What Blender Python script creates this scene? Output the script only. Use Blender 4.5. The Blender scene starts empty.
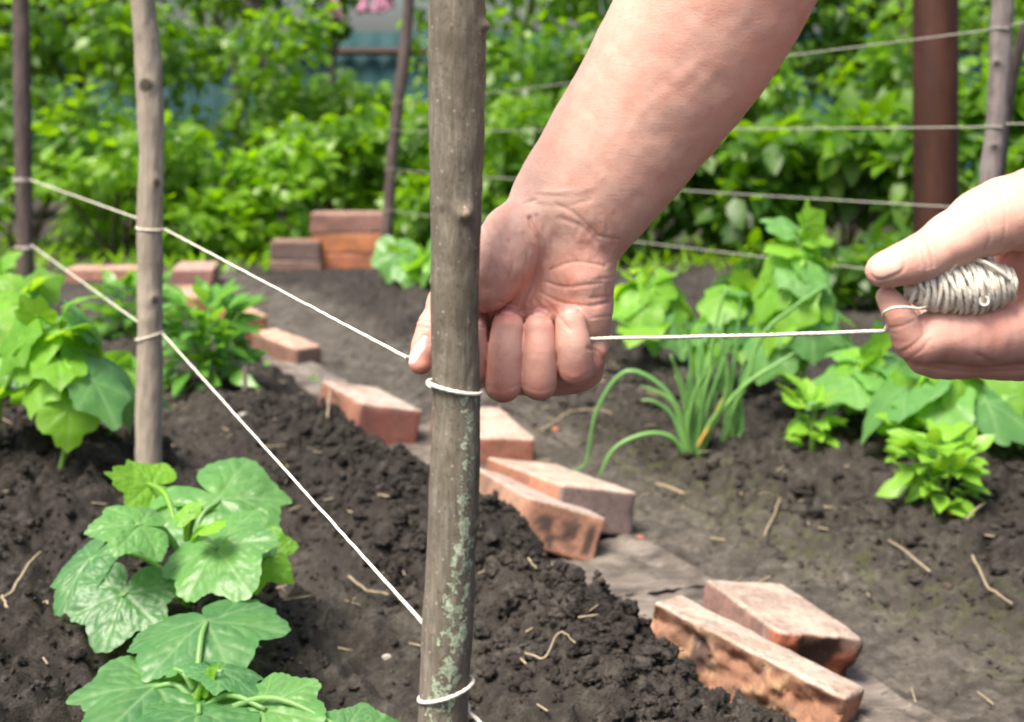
import bpy, math, random
import numpy as np
from mathutils import Vector, Matrix
QUICK = False
R = math.radians
random.seed(7); rng = np.random.default_rng(7)
C = bpy.context.scene.collection
F = 1422.0          # focal length in pixels (50 mm on 36 mm, 1024 px wide)
H = 0.63            # height of the lens above the path
HY = 106.0          # row of the horizon

def at(px, py, Y):
    """point at depth Y that the photo shows at pixel (px, py)"""
    return np.array([(px - 512) / F * Y, Y, H - (py - HY) / F * Y])
def ground_at(px, py, z=0.0):
    Y = F * (H - z) / (py - HY)
    return np.array([(px - 512) / F * Y, Y, z])

# ------------------------------------------------------------------ numpy noise
def _h(ix, iy, iz, seed):
    n = (ix * 374761393 + iy * 668265263 + iz * 2147483647 + seed * 974711) & 0xffffffff
    n = ((n ^ (n >> 13)) * 1274126177) & 0xffffffff
    n = ((n ^ (n >> 16)) * 2246822519) & 0xffffffff
    return ((n ^ (n >> 15)) & 0xffffff) / float(0xffffff)
def noise3(x, y, z, seed=0):
    x, y, z = np.broadcast_arrays(np.asarray(x, float), np.asarray(y, float), np.asarray(z, float))
    xi, yi, zi = np.floor(x), np.floor(y), np.floor(z)
    fx, fy, fz = x - xi, y - yi, z - zi
    xi, yi, zi = xi.astype(np.int64), yi.astype(np.int64), zi.astype(np.int64)
    u = fx*fx*fx*(fx*(fx*6-15)+10); v = fy*fy*fy*(fy*(fy*6-15)+10); w = fz*fz*fz*(fz*(fz*6-15)+10)
    r = 0
    for a in (0, 1):
        for b in (0, 1):
            for c in (0, 1):
                r = r + _h(xi+a, yi+b, zi+c, seed) * (u if a else 1-u) * (v if b else 1-v) * (w if c else 1-w)
    return r * 2 - 1
def fbm(x, y, z=0.0, oct=4, seed=0, gain=.5):
    r, a = 0, 1.0
    for o in range(oct):
        r = r + a * noise3(np.asarray(x)*2**o + 17.3*o, np.asarray(y)*2**o + 5.1*o, np.asarray(z)*2**o, seed+o)
        a *= gain
    return r
def cell2(x, y, seed=0):
    """distance to nearest jittered cell point, and the cell's random number"""
    x, y = np.asarray(x, float), np.asarray(y, float)
    xi, yi = np.floor(x).astype(np.int64), np.floor(y).astype(np.int64)
    best = np.full(x.shape, 9.0); sec = np.full(x.shape, 9.0); rid = np.zeros(x.shape)
    for a in (-1, 0, 1):
        for b in (-1, 0, 1):
            cx, cy = xi+a, yi+b
            d = np.hypot(cx + _h(cx, cy, 0, seed) - x, cy + _h(cx, cy, 1, seed) - y)
            m = d < best
            sec = np.where(m, best, np.minimum(sec, d)); rid = np.where(m, _h(cx, cy, 2, seed), rid); best = np.where(m, d, best)
    return best, sec, rid
def sstep(a, b, x):
    t = np.clip((np.asarray(x, float) - a) / (b - a), 0, 1)
    return t*t*(3-2*t)

# ------------------------------------------------------------------ mesh helpers
def mesh_obj(name, V, faces, mat, parent=None, smooth=True, attrs=None):
    """V (n,3); faces: list of (m,k) integer arrays. ONE mesh object."""
    me = bpy.data.meshes.new(name)
    V = np.asarray(V, np.float32)
    faces = [np.asarray(f, np.int32) for f in faces if len(f)]
    loops = np.concatenate([f.ravel() for f in faces]); sizes = np.concatenate([np.full(len(f), f.shape[1], np.int32) for f in faces])
    me.vertices.add(len(V)); me.vertices.foreach_set('co', V.ravel())
    me.loops.add(len(loops)); me.loops.foreach_set('vertex_index', loops)
    me.polygons.add(len(sizes)); me.polygons.foreach_set('loop_start', np.concatenate([[0], np.cumsum(sizes)[:-1]]).astype(np.int32))
    me.polygons.foreach_set('loop_total', sizes)
    me.update(calc_edges=True)
    if smooth: me.polygons.foreach_set('use_smooth', np.ones(len(sizes), bool))
    for k, a in (attrs or {}).items():
        a = np.asarray(a, np.float32)
        if a.ndim == 1:
            at_ = me.attributes.new(k, 'FLOAT', 'POINT'); at_.data.foreach_set('value', a)
        else:
            if a.shape[1] == 3: a = np.concatenate([a, np.ones((len(a), 1), np.float32)], 1)
            at_ = me.attributes.new(k, 'FLOAT_COLOR', 'POINT'); at_.data.foreach_set('color', a.ravel())
    me.validate()
    if mat: me.materials.append(mat)
    o = bpy.data.objects.new(name, me); C.objects.link(o)
    if parent is not None:
        o.parent = parent
        o.matrix_parent_inverse = Matrix.Translation(-parent.location)   # geometry is written in world space
    return o
def tag(o, label=None, cat=None, group=None, kind=None):
    if label: o['label'] = label
    if cat: o['category'] = cat
    if group: o['group'] = group
    if kind: o['kind'] = kind
    return o
def thing(name, loc, label, cat, group=None):
    o = bpy.data.objects.new(name, None); C.objects.link(o); o.location = loc; o.empty_display_size = .05
    return tag(o, label, cat, group)

def tube(P, r, n=10, twist=0, caps=True):
    """tube along polyline P with radius r (scalar or per point) -> verts, quads, tri caps"""
    P = np.asarray(P, float); m = len(P); r = np.broadcast_to(np.asarray(r, float), (m,))
    T = np.gradient(P, axis=0); T /= np.linalg.norm(T, axis=1)[:, None] + 1e-12
    N = np.zeros_like(P); a = np.array([0, 0, 1.]) if abs(T[0, 2]) < .9 else np.array([1., 0, 0])
    for i in range(m):
        a = a - T[i] * (a @ T[i]); a /= np.linalg.norm(a) + 1e-12; N[i] = a
    B = np.cross(T, N)
    th = np.linspace(0, 2*np.pi, n, endpoint=False)
    V = P[:, None] + r[:, None, None] * (np.cos(th)[None, :, None]*N[:, None] + np.sin(th)[None, :, None]*B[:, None])
    V = V.reshape(-1, 3)
    i = np.arange(m-1)[:, None]*n; j = np.arange(n)[None]; j2 = (j+1) % n
    Q = np.stack([i+j, i+j2, i+n+j2, i+n+j], -1).reshape(-1, 4)
    fs = [Q]
    if caps:
        V = np.concatenate([V, P[:1], P[-1:]]); c0, c1 = len(V)-2, len(V)-1
        jj = np.arange(n)
        fs.append(np.stack([np.full(n, c0), (jj+1) % n, jj], 1)); b = (m-1)*n
        fs.append(np.stack([np.full(n, c1), b+jj, b+(jj+1) % n], 1))
    return V, fs
class MB:
    def __init__(s): s.V = []; s.F = {}; s.n = 0; s.A = {}
    def add(s, V, fs, **attrs):
        for f in fs:
            f = np.asarray(f)
            if len(f): s.F.setdefault(f.shape[1], []).append(f + s.n)
        V = np.asarray(V); s.V.append(V); s.n += len(V)
        for k, v in attrs.items():
            v = np.asarray(v, float); 
            if v.ndim == 0 or (v.ndim == 1 and len(v) == 3 and len(V) != 3): v = np.broadcast_to(v, (len(V),) + v.shape)
            s.A.setdefault(k, []).append(v)
    def build(s, name, mat, parent=None, smooth=True):
        return mesh_obj(name, np.concatenate(s.V), [np.concatenate(f) for f in s.F.values()], mat, parent, smooth,
                        {k: np.concatenate(v) for k, v in s.A.items()})
def spline(P, n):
    """Catmull-Rom through P with n samples"""
    P = np.asarray(P, float); m = len(P)
    Q = np.concatenate([[2*P[0]-P[1]], P, [2*P[-1]-P[-2]]])
    u = np.linspace(0, m-1-1e-9, n); i = u.astype(int); t = (u-i)[:, None]
    p0, p1, p2, p3 = Q[i], Q[i+1], Q[i+2], Q[i+3]
    return .5*((2*p1)+(-p0+p2)*t+(2*p0-5*p1+4*p2-p3)*t**2+(-p0+3*p1-3*p2+p3)*t**3)

# ------------------------------------------------------------------ materials
def new_mat(name):
    m = bpy.data.materials.new(name); m.use_nodes = True
    nt = m.node_tree; nt.nodes.clear()
    out = nt.nodes.new('ShaderNodeOutputMaterial')
    return m, nt, out
class NT:
    """tiny node-graph writer"""
    def __init__(s, name): s.m, s.nt, s.out = new_mat(name)
    def n(s, typ, ins=None, **props):
        nd = s.nt.nodes.new('ShaderNode' + typ)
        for k, v in props.items(): setattr(nd, k, v)
        for k, v in (ins or {}).items(): s.set(nd, k, v)
        return nd
    def set(s, nd, k, v):
        sock = nd.inputs[k]
        if isinstance(v, bpy.types.NodeSocket): s.nt.links.new(v, sock)
        elif isinstance(v, bpy.types.Node): s.nt.links.new(v.outputs[0], sock)
        elif isinstance(v, (tuple, list)) and len(v) == 3 and sock.type == 'RGBA': sock.default_value = (*v, 1)
        else: sock.default_value = v
    def coord(s, kind='Object'): return s.n('TexCoord').outputs[kind]
    def noise(s, scale, detail=4, rough=.55, vec=None, dist=0):
        nd = s.n('TexNoise', {'Scale': scale, 'Detail': detail, 'Roughness': rough, 'Distortion': dist})
        s.set(nd, 'Vector', vec if vec is not None else s.coord()); return nd.outputs['Fac']
    def ramp(s, fac, stops):
        nd = s.n('ValToRGB', {'Fac': fac}); e = nd.color_ramp.elements
        while len(e) < len(stops): e.new(.5)
        for i, (p, c) in enumerate(stops):
            e[i].position = p; e[i].color = (*c, 1) if not isinstance(c, (int, float)) else (c, c, c, 1)
        return nd.outputs['Color']
    def mix(s, fac, a, b, mode='MIX'):
        nd = s.n('Mix', data_type='RGBA', blend_type=mode)
        s.set(nd, 0, fac); s.set(nd, 6, a); s.set(nd, 7, b); return nd.outputs[2]
    def math(s, op, a, b=0.0):
        nd = s.n('Math', operation=op); s.set(nd, 0, a); s.set(nd, 1, b); return nd.outputs[0]
    def attr(s, name, out='Color'): return s.n('Attribute', attribute_name=name).outputs[out]
    def bump(s, height, strength=.5, dist=.002, normal=None):
        nd = s.n('Bump', {'Height': height, 'Strength': strength, 'Distance': dist})
        if normal is not None: s.set(nd, 'Normal', normal)
        return nd.outputs[0]
    def principled(s, **ins):
        names = {'color': 'Base Color', 'rough': 'Roughness', 'normal': 'Normal', 'spec': 'Specular IOR Level', 'sss': 'Subsurface Weight',
                 'sss_r': 'Subsurface Radius', 'sss_s': 'Subsurface Scale', 'sheen': 'Sheen Weight', 'coat': 'Coat Weight', 'metal': 'Metallic'}
        return s.n('BsdfPrincipled', {names[k]: v for k, v in ins.items()})
    def done(s, sh):
        s.nt.links.new(sh.outputs[0], s.out.inputs['Surface']); return s.m

def mat_soil():
    g = NT('garden_soil'); o = g.coord()
    n1 = g.noise(9, 6, .65, o); n2 = g.noise(70, 6, .7, o); n3 = g.noise(420, 4, .6, o)
    c = g.ramp(n2, [(.30, (.0048, .0038, .0029)), (.5, (.021, .0175, .0143)), (.72, (.106, .096, .084))])
    c = g.mix(g.ramp(n1, [(.35, 0), (.7, .5)]), c, (.044, .038, .032))
    dry = g.attr('dry', 'Fac')
    c = g.mix(g.math('MULTIPLY', dry, .75), c, g.ramp(n2, [(.3, (.070, .060, .048)), (.7, (.215, .192, .160))]))
    c = g.mix(g.ramp(g.noise(17, 6, .7, o, .6), [(.40, .7), (.58, 0)]), c, (.036, .030, .025))
    moss = g.attr('moss', 'Fac')
    mm = g.math('MULTIPLY', moss, g.ramp(g.noise(38, 5, .7, o), [(.47, 0), (.68, .65)]))
    c = g.mix(mm, c, (.085, .098, .026))
    chaff = g.ramp(n3, [(.70, 0), (.78, .5)])
    c = g.mix(chaff, c, (.13, .10, .07))
    b = g.bump(g.noise(28, 5, .75, o), .7, .012); b = g.bump(n2, 1.0, .008, b); b = g.bump(n3, .9, .0025, b)
    p = g.principled(color=c, rough=.86, normal=b, spec=.28)
    return g.done(p)
def mat_wood(name, a, b, scale=(1, 1, 1), rough=.8, bump=.5):
    g = NT(name)
    mp = g.n('Mapping', {'Vector': g.coord(), 'Scale': scale})
    n1 = g.noise(1.0, 6, .65, mp.outputs[0], 1.2); n2 = g.noise(7, 5, .6, g.coord())
    c = g.ramp(n1, [(.3, a), (.7, b)]); c = g.mix(g.ramp(n2, [(.4, 0), (.75, .55)]), c, tuple(x*.55 for x in a))
    c = g.mix(g.ramp(g.noise(14, 6, .7, g.coord()), [(.46, 0), (.62, .85)]), c, tuple(x*.5 for x in a))
    return g.done(g.principled(color=c, rough=rough, spec=.25, normal=g.bump(n1, bump, .002)))
def mat_bark():
    g = NT('stake_bark'); o = g.coord()
    mp = g.n('Mapping', {'Vector': o, 'Scale': (260, 260, 42)}).outputs[0]
    n1 = g.noise(1, 7, .7, mp, .6); n2 = g.noise(34, 6, .7, o, .5); n3 = g.noise(900, 3, .6, o)
    c = g.ramp(n1, [(.3, (.105, .085, .060)), (.52, (.175, .154, .120)), (.72, (.275, .25, .20))])
    c = g.mix(g.ramp(n2, [(.44, 0), (.62, .65)]), c, (.098, .082, .056))
    c = g.mix(g.ramp(g.noise(430, 5, .7, o), [(.56, 0), (.68, .7)]), c, (.060, .048, .033))
    vs = g.n('TexVoronoi', {'Vector': o, 'Scale': 170.0}); 
    c = g.mix(g.ramp(vs.outputs['Distance'], [(.10, .85), (.17, 0)]), c, (.30, .27, .22))     # lenticels
    li = g.attr('lichen', 'Fac')
    ln = g.math('ADD', g.math('MULTIPLY', g.noise(140, 4, .65, o), .6), g.math('MULTIPLY', g.noise(330, 4, .7, o), .42))
    lm = g.ramp(g.math('ADD', ln, g.math('MULTIPLY', g.math('SUBTRACT', li, 1.0), .30)), [(.497, 0), (.520, 1)])
    c = g.mix(lm, c, g.ramp(g.noise(600, 3, .6, o), [(.35, (.20, .245, .155)), (.65, (.43, .49, .36))]))
    c = g.mix(g.attr('knot', 'Fac'), c, (.30, .235, .155))
    h = g.math('ADD', g.math('MULTIPLY', n1, .8), g.math('MULTIPLY', lm, .9))
    return g.done(g.principled(color=c, rough=.82, spec=.25, normal=g.bump(h, .9, .0014)))
def mat_pole(name, a, b):
    g = NT(name); o = g.coord()
    mp = g.n('Mapping', {'Vector': o, 'Scale': (150, 150, 14)}).outputs[0]
    n1 = g.noise(1, 6, .7, mp, .5); n2 = g.noise(14, 4, .6, o)
    c = g.ramp(n1, [(.32, a), (.68, b)]); c = g.mix(g.ramp(n2, [(.5, 0), (.75, .6)]), c, tuple(x*.5 for x in a))
    c = g.mix(g.attr('knot', 'Fac'), c, tuple(x*.3 for x in a))
    return g.done(g.principled(color=c, rough=.8, spec=.25, normal=g.bump(n1, .5, .0015)))
def mat_brick():
    g = NT('fired_brick'); o = g.coord()
    col = g.attr('col')
    n1 = g.noise(22, 6, .65, o); n2 = g.noise(150, 5, .7, o); n3 = g.noise(55, 5, .6, o)
    c = g.mix(g.ramp(n1, [(.35, 0), (.7, .5)]), col, g.mix(.5, col, (.33, .20, .15)))
    c = g.mix(g.ramp(n2, [(.28, .7), (.52, 0)]), c, (.085, .055, .045))
    c = g.mix(g.ramp(g.noise(30, 5, .7, o, .8), [(.50, 0), (.68, .55)]), c, (.11, .075, .06))
    c = g.mix(g.ramp(n3, [(.62, 0), (.78, .5)]), c, (.34, .31, .28))
    pits = g.ramp(g.noise(95, 3, .5, o), [(.25, 0), (.36, 1)])
    b = g.bump(pits, .5, .003); b = g.bump(n2, .5, .0016, b)
    return g.done(g.principled(color=c, rough=.86, spec=.25, normal=b))
def mat_leaf(name, base, light, trans, tw=.38, rough=.42, vein=(.30, .40, .16), spec=.5):
    g = NT(name); o = g.coord()
    v = g.attr('vein', 'Fac'); hue = g.attr('hue', 'Fac')
    c = g.mix(hue, base, light)
    c = g.mix(g.ramp(g.noise(60, 4, .6, o), [(.4, 0), (.75, .35)]), c, tuple(x*.6 for x in base))
    c = g.mix(g.ramp(g.noise(34, 5, .7, o), [(.64, 0), (.74, .45)]), c, (.17, .19, .035))
    c = g.mix(g.ramp(g.noise(150, 3, .6, o), [(.70, 0), (.76, .5)]), c, (.10, .085, .04))
    c = g.mix(g.math('MULTIPLY', v, .65), c, vein)
    b = g.bump(g.noise(330, 3, .6, o), .16, .0012)
    p = g.principled(color=c, rough=rough, spec=spec, normal=b)
    tc = g.mix(hue, trans, tuple(min(1, x*1.25) for x in trans))
    t = g.n('BsdfTranslucent', {'Color': tc})
    ms = g.n('MixShader', {'Fac': tw}); g.set(ms, 1, p); g.set(ms, 2, t)
    return g.done(ms)
def mat_skin():
    g = NT('skin'); o = g.coord()
    col = g.attr('col'); nail = g.attr('nail', 'Fac')
    n1 = g.noise(65, 5, .6, o); n2 = g.noise(260, 4, .6, o)
    c = g.mix(g.ramp(n1, [(.40, 0), (.68, .42)]), col, g.mix(1.0, col, (.95, .62, .57), 'MULTIPLY'))
    c = g.mix(g.ramp(n2, [(.5, 0), (.75, .22)]), c, g.mix(1.0, col, (.9, .62, .58), 'MULTIPLY'))
    hair = g.n('Mapping', {'Vector': o, 'Rotation': (0, R(-57), 0), 'Scale': (160, 160, 1100)}).outputs[0]
    vo = g.n('TexVoronoi', {'Vector': o, 'Scale': 1300.0}).outputs['Distance']
    wr = g.noise(1, 3, .5, hair)
    h = g.math('ADD', g.math('MULTIPLY', vo, .35), g.math('ADD', g.math('MULTIPLY', wr, .45), g.math('MULTIPLY', n2, .5)))
    h = g.math('MULTIPLY', h, g.math('SUBTRACT', 1.0, nail))
    b = g.bump(h, .26, .0010)
    rgh = g.math('SUBTRACT', .50, g.math('MULTIPLY', nail, .16))
    return g.done(g.principled(color=c, rough=rgh, spec=.42, normal=b, sss=.12, sss_r=(1.0, .35, .2), sss_s=.003))
def mat_plain(name, col, rough=.8, nscale=60, var=.35, bump=.2, spec=.3, metal=0.0):
    g = NT(name); o = g.coord(); n = g.noise(nscale, 5, .6, o)
    c = g.mix(g.ramp(n, [(.3, 0), (.75, 1)]), col, tuple(x*(1-var) for x in col))
    return g.done(g.principled(color=c, rough=rough, spec=spec, metal=metal, normal=g.bump(n, bump, .002)))
def mat_twine():
    g = NT('cotton_twine'); o = g.coord()
    n = g.noise(900, 3, .6, o); n2 = g.noise(90, 3, .6, o)
    c = g.ramp(n2, [(.35, (.64, .59, .48)), (.65, (.80, .76, .66))]); c = g.mix(g.ramp(n, [(.3, .5), (.5, 0)]), c, (.42, .37, .29))
    return g.done(g.principled(color=c, rough=.85, spec=.2, normal=g.bump(n, .6, .0006), sheen=.2))
def mat_rust():
    g = NT('rusty_steel'); o = g.coord()
    mp = g.n('Mapping', {'Vector': o, 'Scale': (14, 14, 3)}).outputs[0]
    n = g.noise(1, 6, .65, mp); n2 = g.noise(60, 5, .6, o)
    c = g.ramp(n, [(.3, (.018, .006, .003)), (.55, (.044, .0125, .005)), (.75, (.085, .028, .010))])
    c = g.mix(g.ramp(n2, [(.55, 0), (.75, .5)]), c, (.05, .02, .015))
    return g.done(g.principled(color=c, rough=.62, spec=.4, normal=g.bump(n2, .3, .002)))
SOIL = mat_soil(); BARK = mat_bark(); BRICK = mat_brick(); SKIN = mat_skin(); TWINE = mat_twine(); RUST = mat_rust()
POLE = mat_pole('weathered_pole', (.20, .165, .125), (.40, .345, .28))
DARKPOLE = mat_pole('dark_pole', (.05, .036, .032), (.135, .105, .095))
GREYPOLE = mat_pole('grey_pole', (.11, .092, .088), (.25, .215, .205))
PLANK = mat_wood('weathered_plank', (.085, .070, .057), (.235, .205, .175), (9, 70, 60), .85, .7)
CUKE = mat_leaf('cucumber_leaf', (.062, .180, .060), (.145, .335, .068), (.32, .66, .03), .32, .41, (.22, .36, .15), .5)
CUKEY = mat_leaf('young_cucumber_leaf', (.11, .29, .022), (.21, .44, .035), (.42, .72, .03), .42, .45, (.22, .36, .09), .4)
PEPPER = mat_leaf('pepper_leaf', (.065, .21, .026), (.12, .34, .035), (.28, .56, .03), .34, .33, (.14, .26, .05), .5)
ONION = mat_leaf('onion_leaf', (.13, .32, .095), (.23, .45, .11), (.22, .45, .06), .22, .35, (.2, .3, .1), .45)
BUSHM = mat_leaf('bush_leaf', (.008, .048, .0025), (.160, .320, .005), (.32, .62, .003), .36, .42, (.10, .2, .03), .4)
SEED = mat_leaf('seedling_leaf', (.11, .28, .022), (.20, .42, .035), (.36, .62, .03), .34, .38, (.22, .40, .06), .4)
STEM = mat_plain('green_stem', (.16, .30, .055), .5, 90, .3, .2)
TWIG = mat_plain('brown_twig', (.085, .065, .048), .85, 50, .5, .5)
STRAW = mat_plain('dry_straw', (.36, .29, .19), .8, 120, .45, .3)
TWINEG = mat_plain('old_twine', (.40, .40, .34), .9, 300, .4, .3, .2)
TRUNK = mat_pole('trunk_bark', (.055, .048, .042), (.13, .115, .10))
# ================================================================== ground
DX, DY = -.391, .920      # direction of the rows
O0 = (.26, 1.51)
def st(x, y):
    x = np.asarray(x, float) - O0[0]; y = np.asarray(y, float) - O0[1]
    return x*DX + y*DY, x*(-DY) + y*DX
def from_st(s, t): return np.array([O0[0] + s*DX - t*DY, O0[1] + s*DY + t*DX])
def base_height(x, y):
    s, t = st(x, y)
    t = t + .03*fbm(x*3, y*3, 3.1, 2, 5)
    bt = [-4, -1.6, -1.1, -.8, -.55, -.42, -.28, -.12, .05, .095, .145, .20, .255, .32, .40, .48, .60, .85, 1.3, 2.0, 3.2]
    bh = [.02, .03, .05, .07, .065, .05, .012, 0, 0, .030, .082, .108, .104, .075, .058, .085, .118, .122, .11, .07, .03]
    h = sum(np.interp(t + d, bt, bh) for d in (-.02, -.01, 0, .01, .02)) / 5
    # the loose ridge gets lower further along the row; beyond the beds the soil levels out
    ridge = np.exp(-((t-.2)/.085)**2); h = h - ridge*.055*sstep(.75, 1.6, s)
    # dug heap on the far right-hand bed
    h = h - .02*sstep(.1, -.35, s)*sstep(.42, .55, t)
    h = h + .035*np.exp(-((t+.42)/.25)**2)*sstep(1.9, 2.6, s)*(1-sstep(3.0, 3.5, s))
    far = sstep(3.0, 3.6, s)
    return h*(1-far) + .02*far
def soil_masks(x, y):
    s, t = st(x, y)
    path = sstep(-.37, -.26, t)*(1-sstep(.02, .10, t))
    furrow = np.exp(-((t-.40)/.075)**2)
    dry = np.clip(path*.85 + furrow*.30 + .3*sstep(-.2, .5, fbm(x*4, y*4, 0, 3, 40))*sstep(-1.2, -.4, -t), 0, 1)
    moss = np.exp(-((t+.33)/.085)**2)*sstep(-.6, -.2, s)*(1-sstep(.9, 1.4, s)) + .2*furrow*sstep(-.3, .3, fbm(x*7, y*7, 2, 2, 77))
    return path, furrow, dry, np.clip(moss, 0, 1)
def height(x, y):
    x = np.asarray(x, float); y = np.asarray(y, float)
    s, t = st(x, y)
    path, furrow, dry, moss = soil_masks(x, y)
    h = base_height(x, y)
    rough = np.clip(1 - .80*path - .5*furrow, .10, 1)*np.where(s > 3.6, .5, 1)
    ridge = np.exp(-((t-.2)/.1)**2)
    rough = rough*np.where(t < -.3, .68, 1.0)
    h = h + rough*(.017*fbm(x*11, y*11, 0, 3, 1) + (.013-.004*(t < -.3))*np.abs(fbm(x*30, y*30, 1.7, 4, 9, .6)))
    d1, s1, r1 = cell2(x*21 + .3*noise3(x*40, y*40, 0, 3), y*21 + .3*noise3(x*40, y*40, 5, 4), 11)
    d2, s2, r2 = cell2(x*52 + .3*noise3(x*90, y*90, 0, 6), y*52 + .3*noise3(x*90, y*90, 5, 7), 23)
    h = h + rough*(.020*1.0*r1*np.clip(1-(d1/.62)**2, 0, 1)**.6*(r1 > .35) + .0085*r2*np.clip(1-(d2/.6)**2, 0, 1)**.6)
    # clods parted by crevices
    bed = np.clip(rough, 0, 1)*np.where(np.abs(t-.2) < .13, .35, 1)
    wx = .35*noise3(x*19, y*19, 0, 71); wy = .35*noise3(x*19, y*19, 6, 72)
    e1, e2, q1 = cell2(x*13+wx, y*13+wy, 73); e3, e4, q2 = cell2(x*29+wx*1.6, y*29+wy*1.6, 74)
    h = h + bed*(.016*(q1-.5) - .012*np.exp(-((e2-e1)/.13)**2) + .007*(q2-.5) - .006*np.exp(-((e4-e3)/.16)**2))
    # drying cracks on the trodden strip and on the right-hand bed
    c1, c2, _ = cell2(x*6.5 + .25*noise3(x*22, y*22, 0, 31), y*6.5 + .25*noise3(x*22, y*22, 4, 32), 57)
    crack = np.exp(-((c2-c1)/.055)**2)*(t < -.12)*(t > -.75)*sstep(.0, .35, fbm(x*3.1, y*3.1, 8, 2, 61)+.15)
    h = h - .012*crack + .0022*fbm(x*80, y*80, 0, 2, 91) + .004*path*fbm(x*13, y*13, 0, 3, 92)
    return h

def axis(lo, f0, f1, hi, step, g=1.09):
    a = list(np.arange(f0, f1, step)); d = step; v = a[-1]
    while v < hi: d *= g; v += d; a.append(v)
    d = step; v = f0; b = []
    while v > lo: d *= g; v -= d; b.append(v)
    return np.array(b[::-1] + a)
gx = axis(-80, -1.05, 1.05, 80, .0058, 1.05); gy = axis(-15, 1.12, 2.5, 90, .0058, 1.012)
XX, YY = np.meshgrid(gx, gy)
ZZ = np.empty_like(XX); DRY = np.empty_like(XX); MOSS = np.empty_like(XX)
for k in range(0, len(gy), 100):
    sl = slice(k, k+100); ZZ[sl] = height(XX[sl], YY[sl]); _, _, DRY[sl], MOSS[sl] = soil_masks(XX[sl], YY[sl])
nx_, ny_ = len(gx), len(gy)
ii = (np.arange(ny_-1)[:, None]*nx_ + np.arange(nx_-1)[None]).ravel()
soil = mesh_obj('garden_soil', np.stack([XX, YY, ZZ], -1).reshape(-1, 3), [np.stack([ii, ii+1, ii+nx_+1, ii+nx_], 1)], SOIL,
                attrs={'dry': DRY.ravel(), 'moss': MOSS.ravel()})
tag(soil, kind='structure')

# ------------------------------------------------------------------ loose crumbs of soil
def ico(sub):
    import bmesh
    bm = bmesh.new(); bmesh.ops.create_icosphere(bm, subdivisions=sub, radius=1)
    V = np.array([v.co[:] for v in bm.verts]); Fc = np.array([[v.index for v in f.verts] for f in bm.faces]); bm.free(); return V, Fc
IV1, IF1 = ico(2); IV2, IF2 = ico(3)
def crumbs():
    mb = MB(); r = np.random.default_rng(3)
    def scatter(n, s0, s1, t0, t1, tm, ts, r0, r1, hi):
        iv, ifc = (IV2, IF2) if hi else (IV1, IF1)
        s = r.uniform(s0, s1, n); t = np.clip(r.normal(tm, ts, n), t0, t1)
        P = np.stack([O0[0] + s*DX - t*DY, O0[1] + s*DY + t*DX], 1); P = P[P[:, 1] > 1.15]; n = len(P)
        z = height(P[:, 0], P[:, 1]); rad = r0*(r1/r0)**(r.uniform(0, 1, n)**2.2)
        sc = r.uniform(.65, 1.25, (n, 3)); sc[:, 2] *= np.where(st(P[:, 0], P[:, 1])[1] < -.3, .62, .85)
        off = r.uniform(0, 99, (n, 1))
        d = 1 + .42*fbm(iv[None, :, 0]*1.5+off, iv[None, :, 1]*1.5+off, iv[None, :, 2]*1.5, 4 if hi else 2, 5, .75) - (.22*np.abs(noise3(iv[None, :, 0]*3.1+off, iv[None, :, 1]*3.1, iv[None, :, 2]*3.1+off, 8)) if hi else 0)
        V = iv[None]*d[..., None]*sc[:, None]*rad[:, None, None]
        a = r.uniform(0, 6.28, n); ca, sa = np.cos(a)[:, None], np.sin(a)[:, None]
        V = np.stack([V[..., 0]*ca - V[..., 1]*sa, V[..., 0]*sa + V[..., 1]*ca, V[..., 2]], -1)
        V += np.concatenate([P, (z + rad*.25)[:, None]], 1)[:, None]
        fc = (ifc[None] + (np.arange(n)*len(iv))[:, None, None]).reshape(-1, 3)
        _, _, dr, _ = soil_masks(P[:, 0], P[:, 1])
        mb.add(V.reshape(-1, 3), [fc], dry=np.repeat(dr*.6 + r.uniform(0, .35, n)*(r.uniform(0, 1, n) > .5), len(iv)), moss=np.zeros(n*len(iv)))
    scatter(2600, -.5, 1.2, .07, .36, .20, .07, .0035, .010, True); scatter(5000, -.5, 1.6, .07, .38, .20, .08, .0014, .0042, False)
    scatter(110, -.5, 1.3, .10, .36, .21, .07, .008, .015, True)
    scatter(1700, -.6, 1.3, .46, 1.1, .72, .2, .003, .009, True); scatter(6000, -.6, 1.6, .30, 1.1, .66, .2, .0014, .0042, False)
    scatter(40, -.1, 1.3, .62, 1.1, .8, .15, .008, .014, True)
    scatter(5200, -.6, 2.2, -1.2, -.28, -.60, .25, .0016, .0055, False); scatter(1100, -.6, 1.8, -1.2, -.36, -.60, .2, .004, .012, True)
    scatter(330, -.6, 2.2, -1.2, -.40, -.62, .18, .008, .020, True)
    scatter(1400, -.5, 1.6, -.42, .5, -.1, .3, .0012, .0042, False)
    o = mb.build('soil_crumbs', SOIL); tag(o, 'loose dark crumbs of dug soil lying on the beds', 'soil crumbs', kind='stuff')
crumbs()

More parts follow.
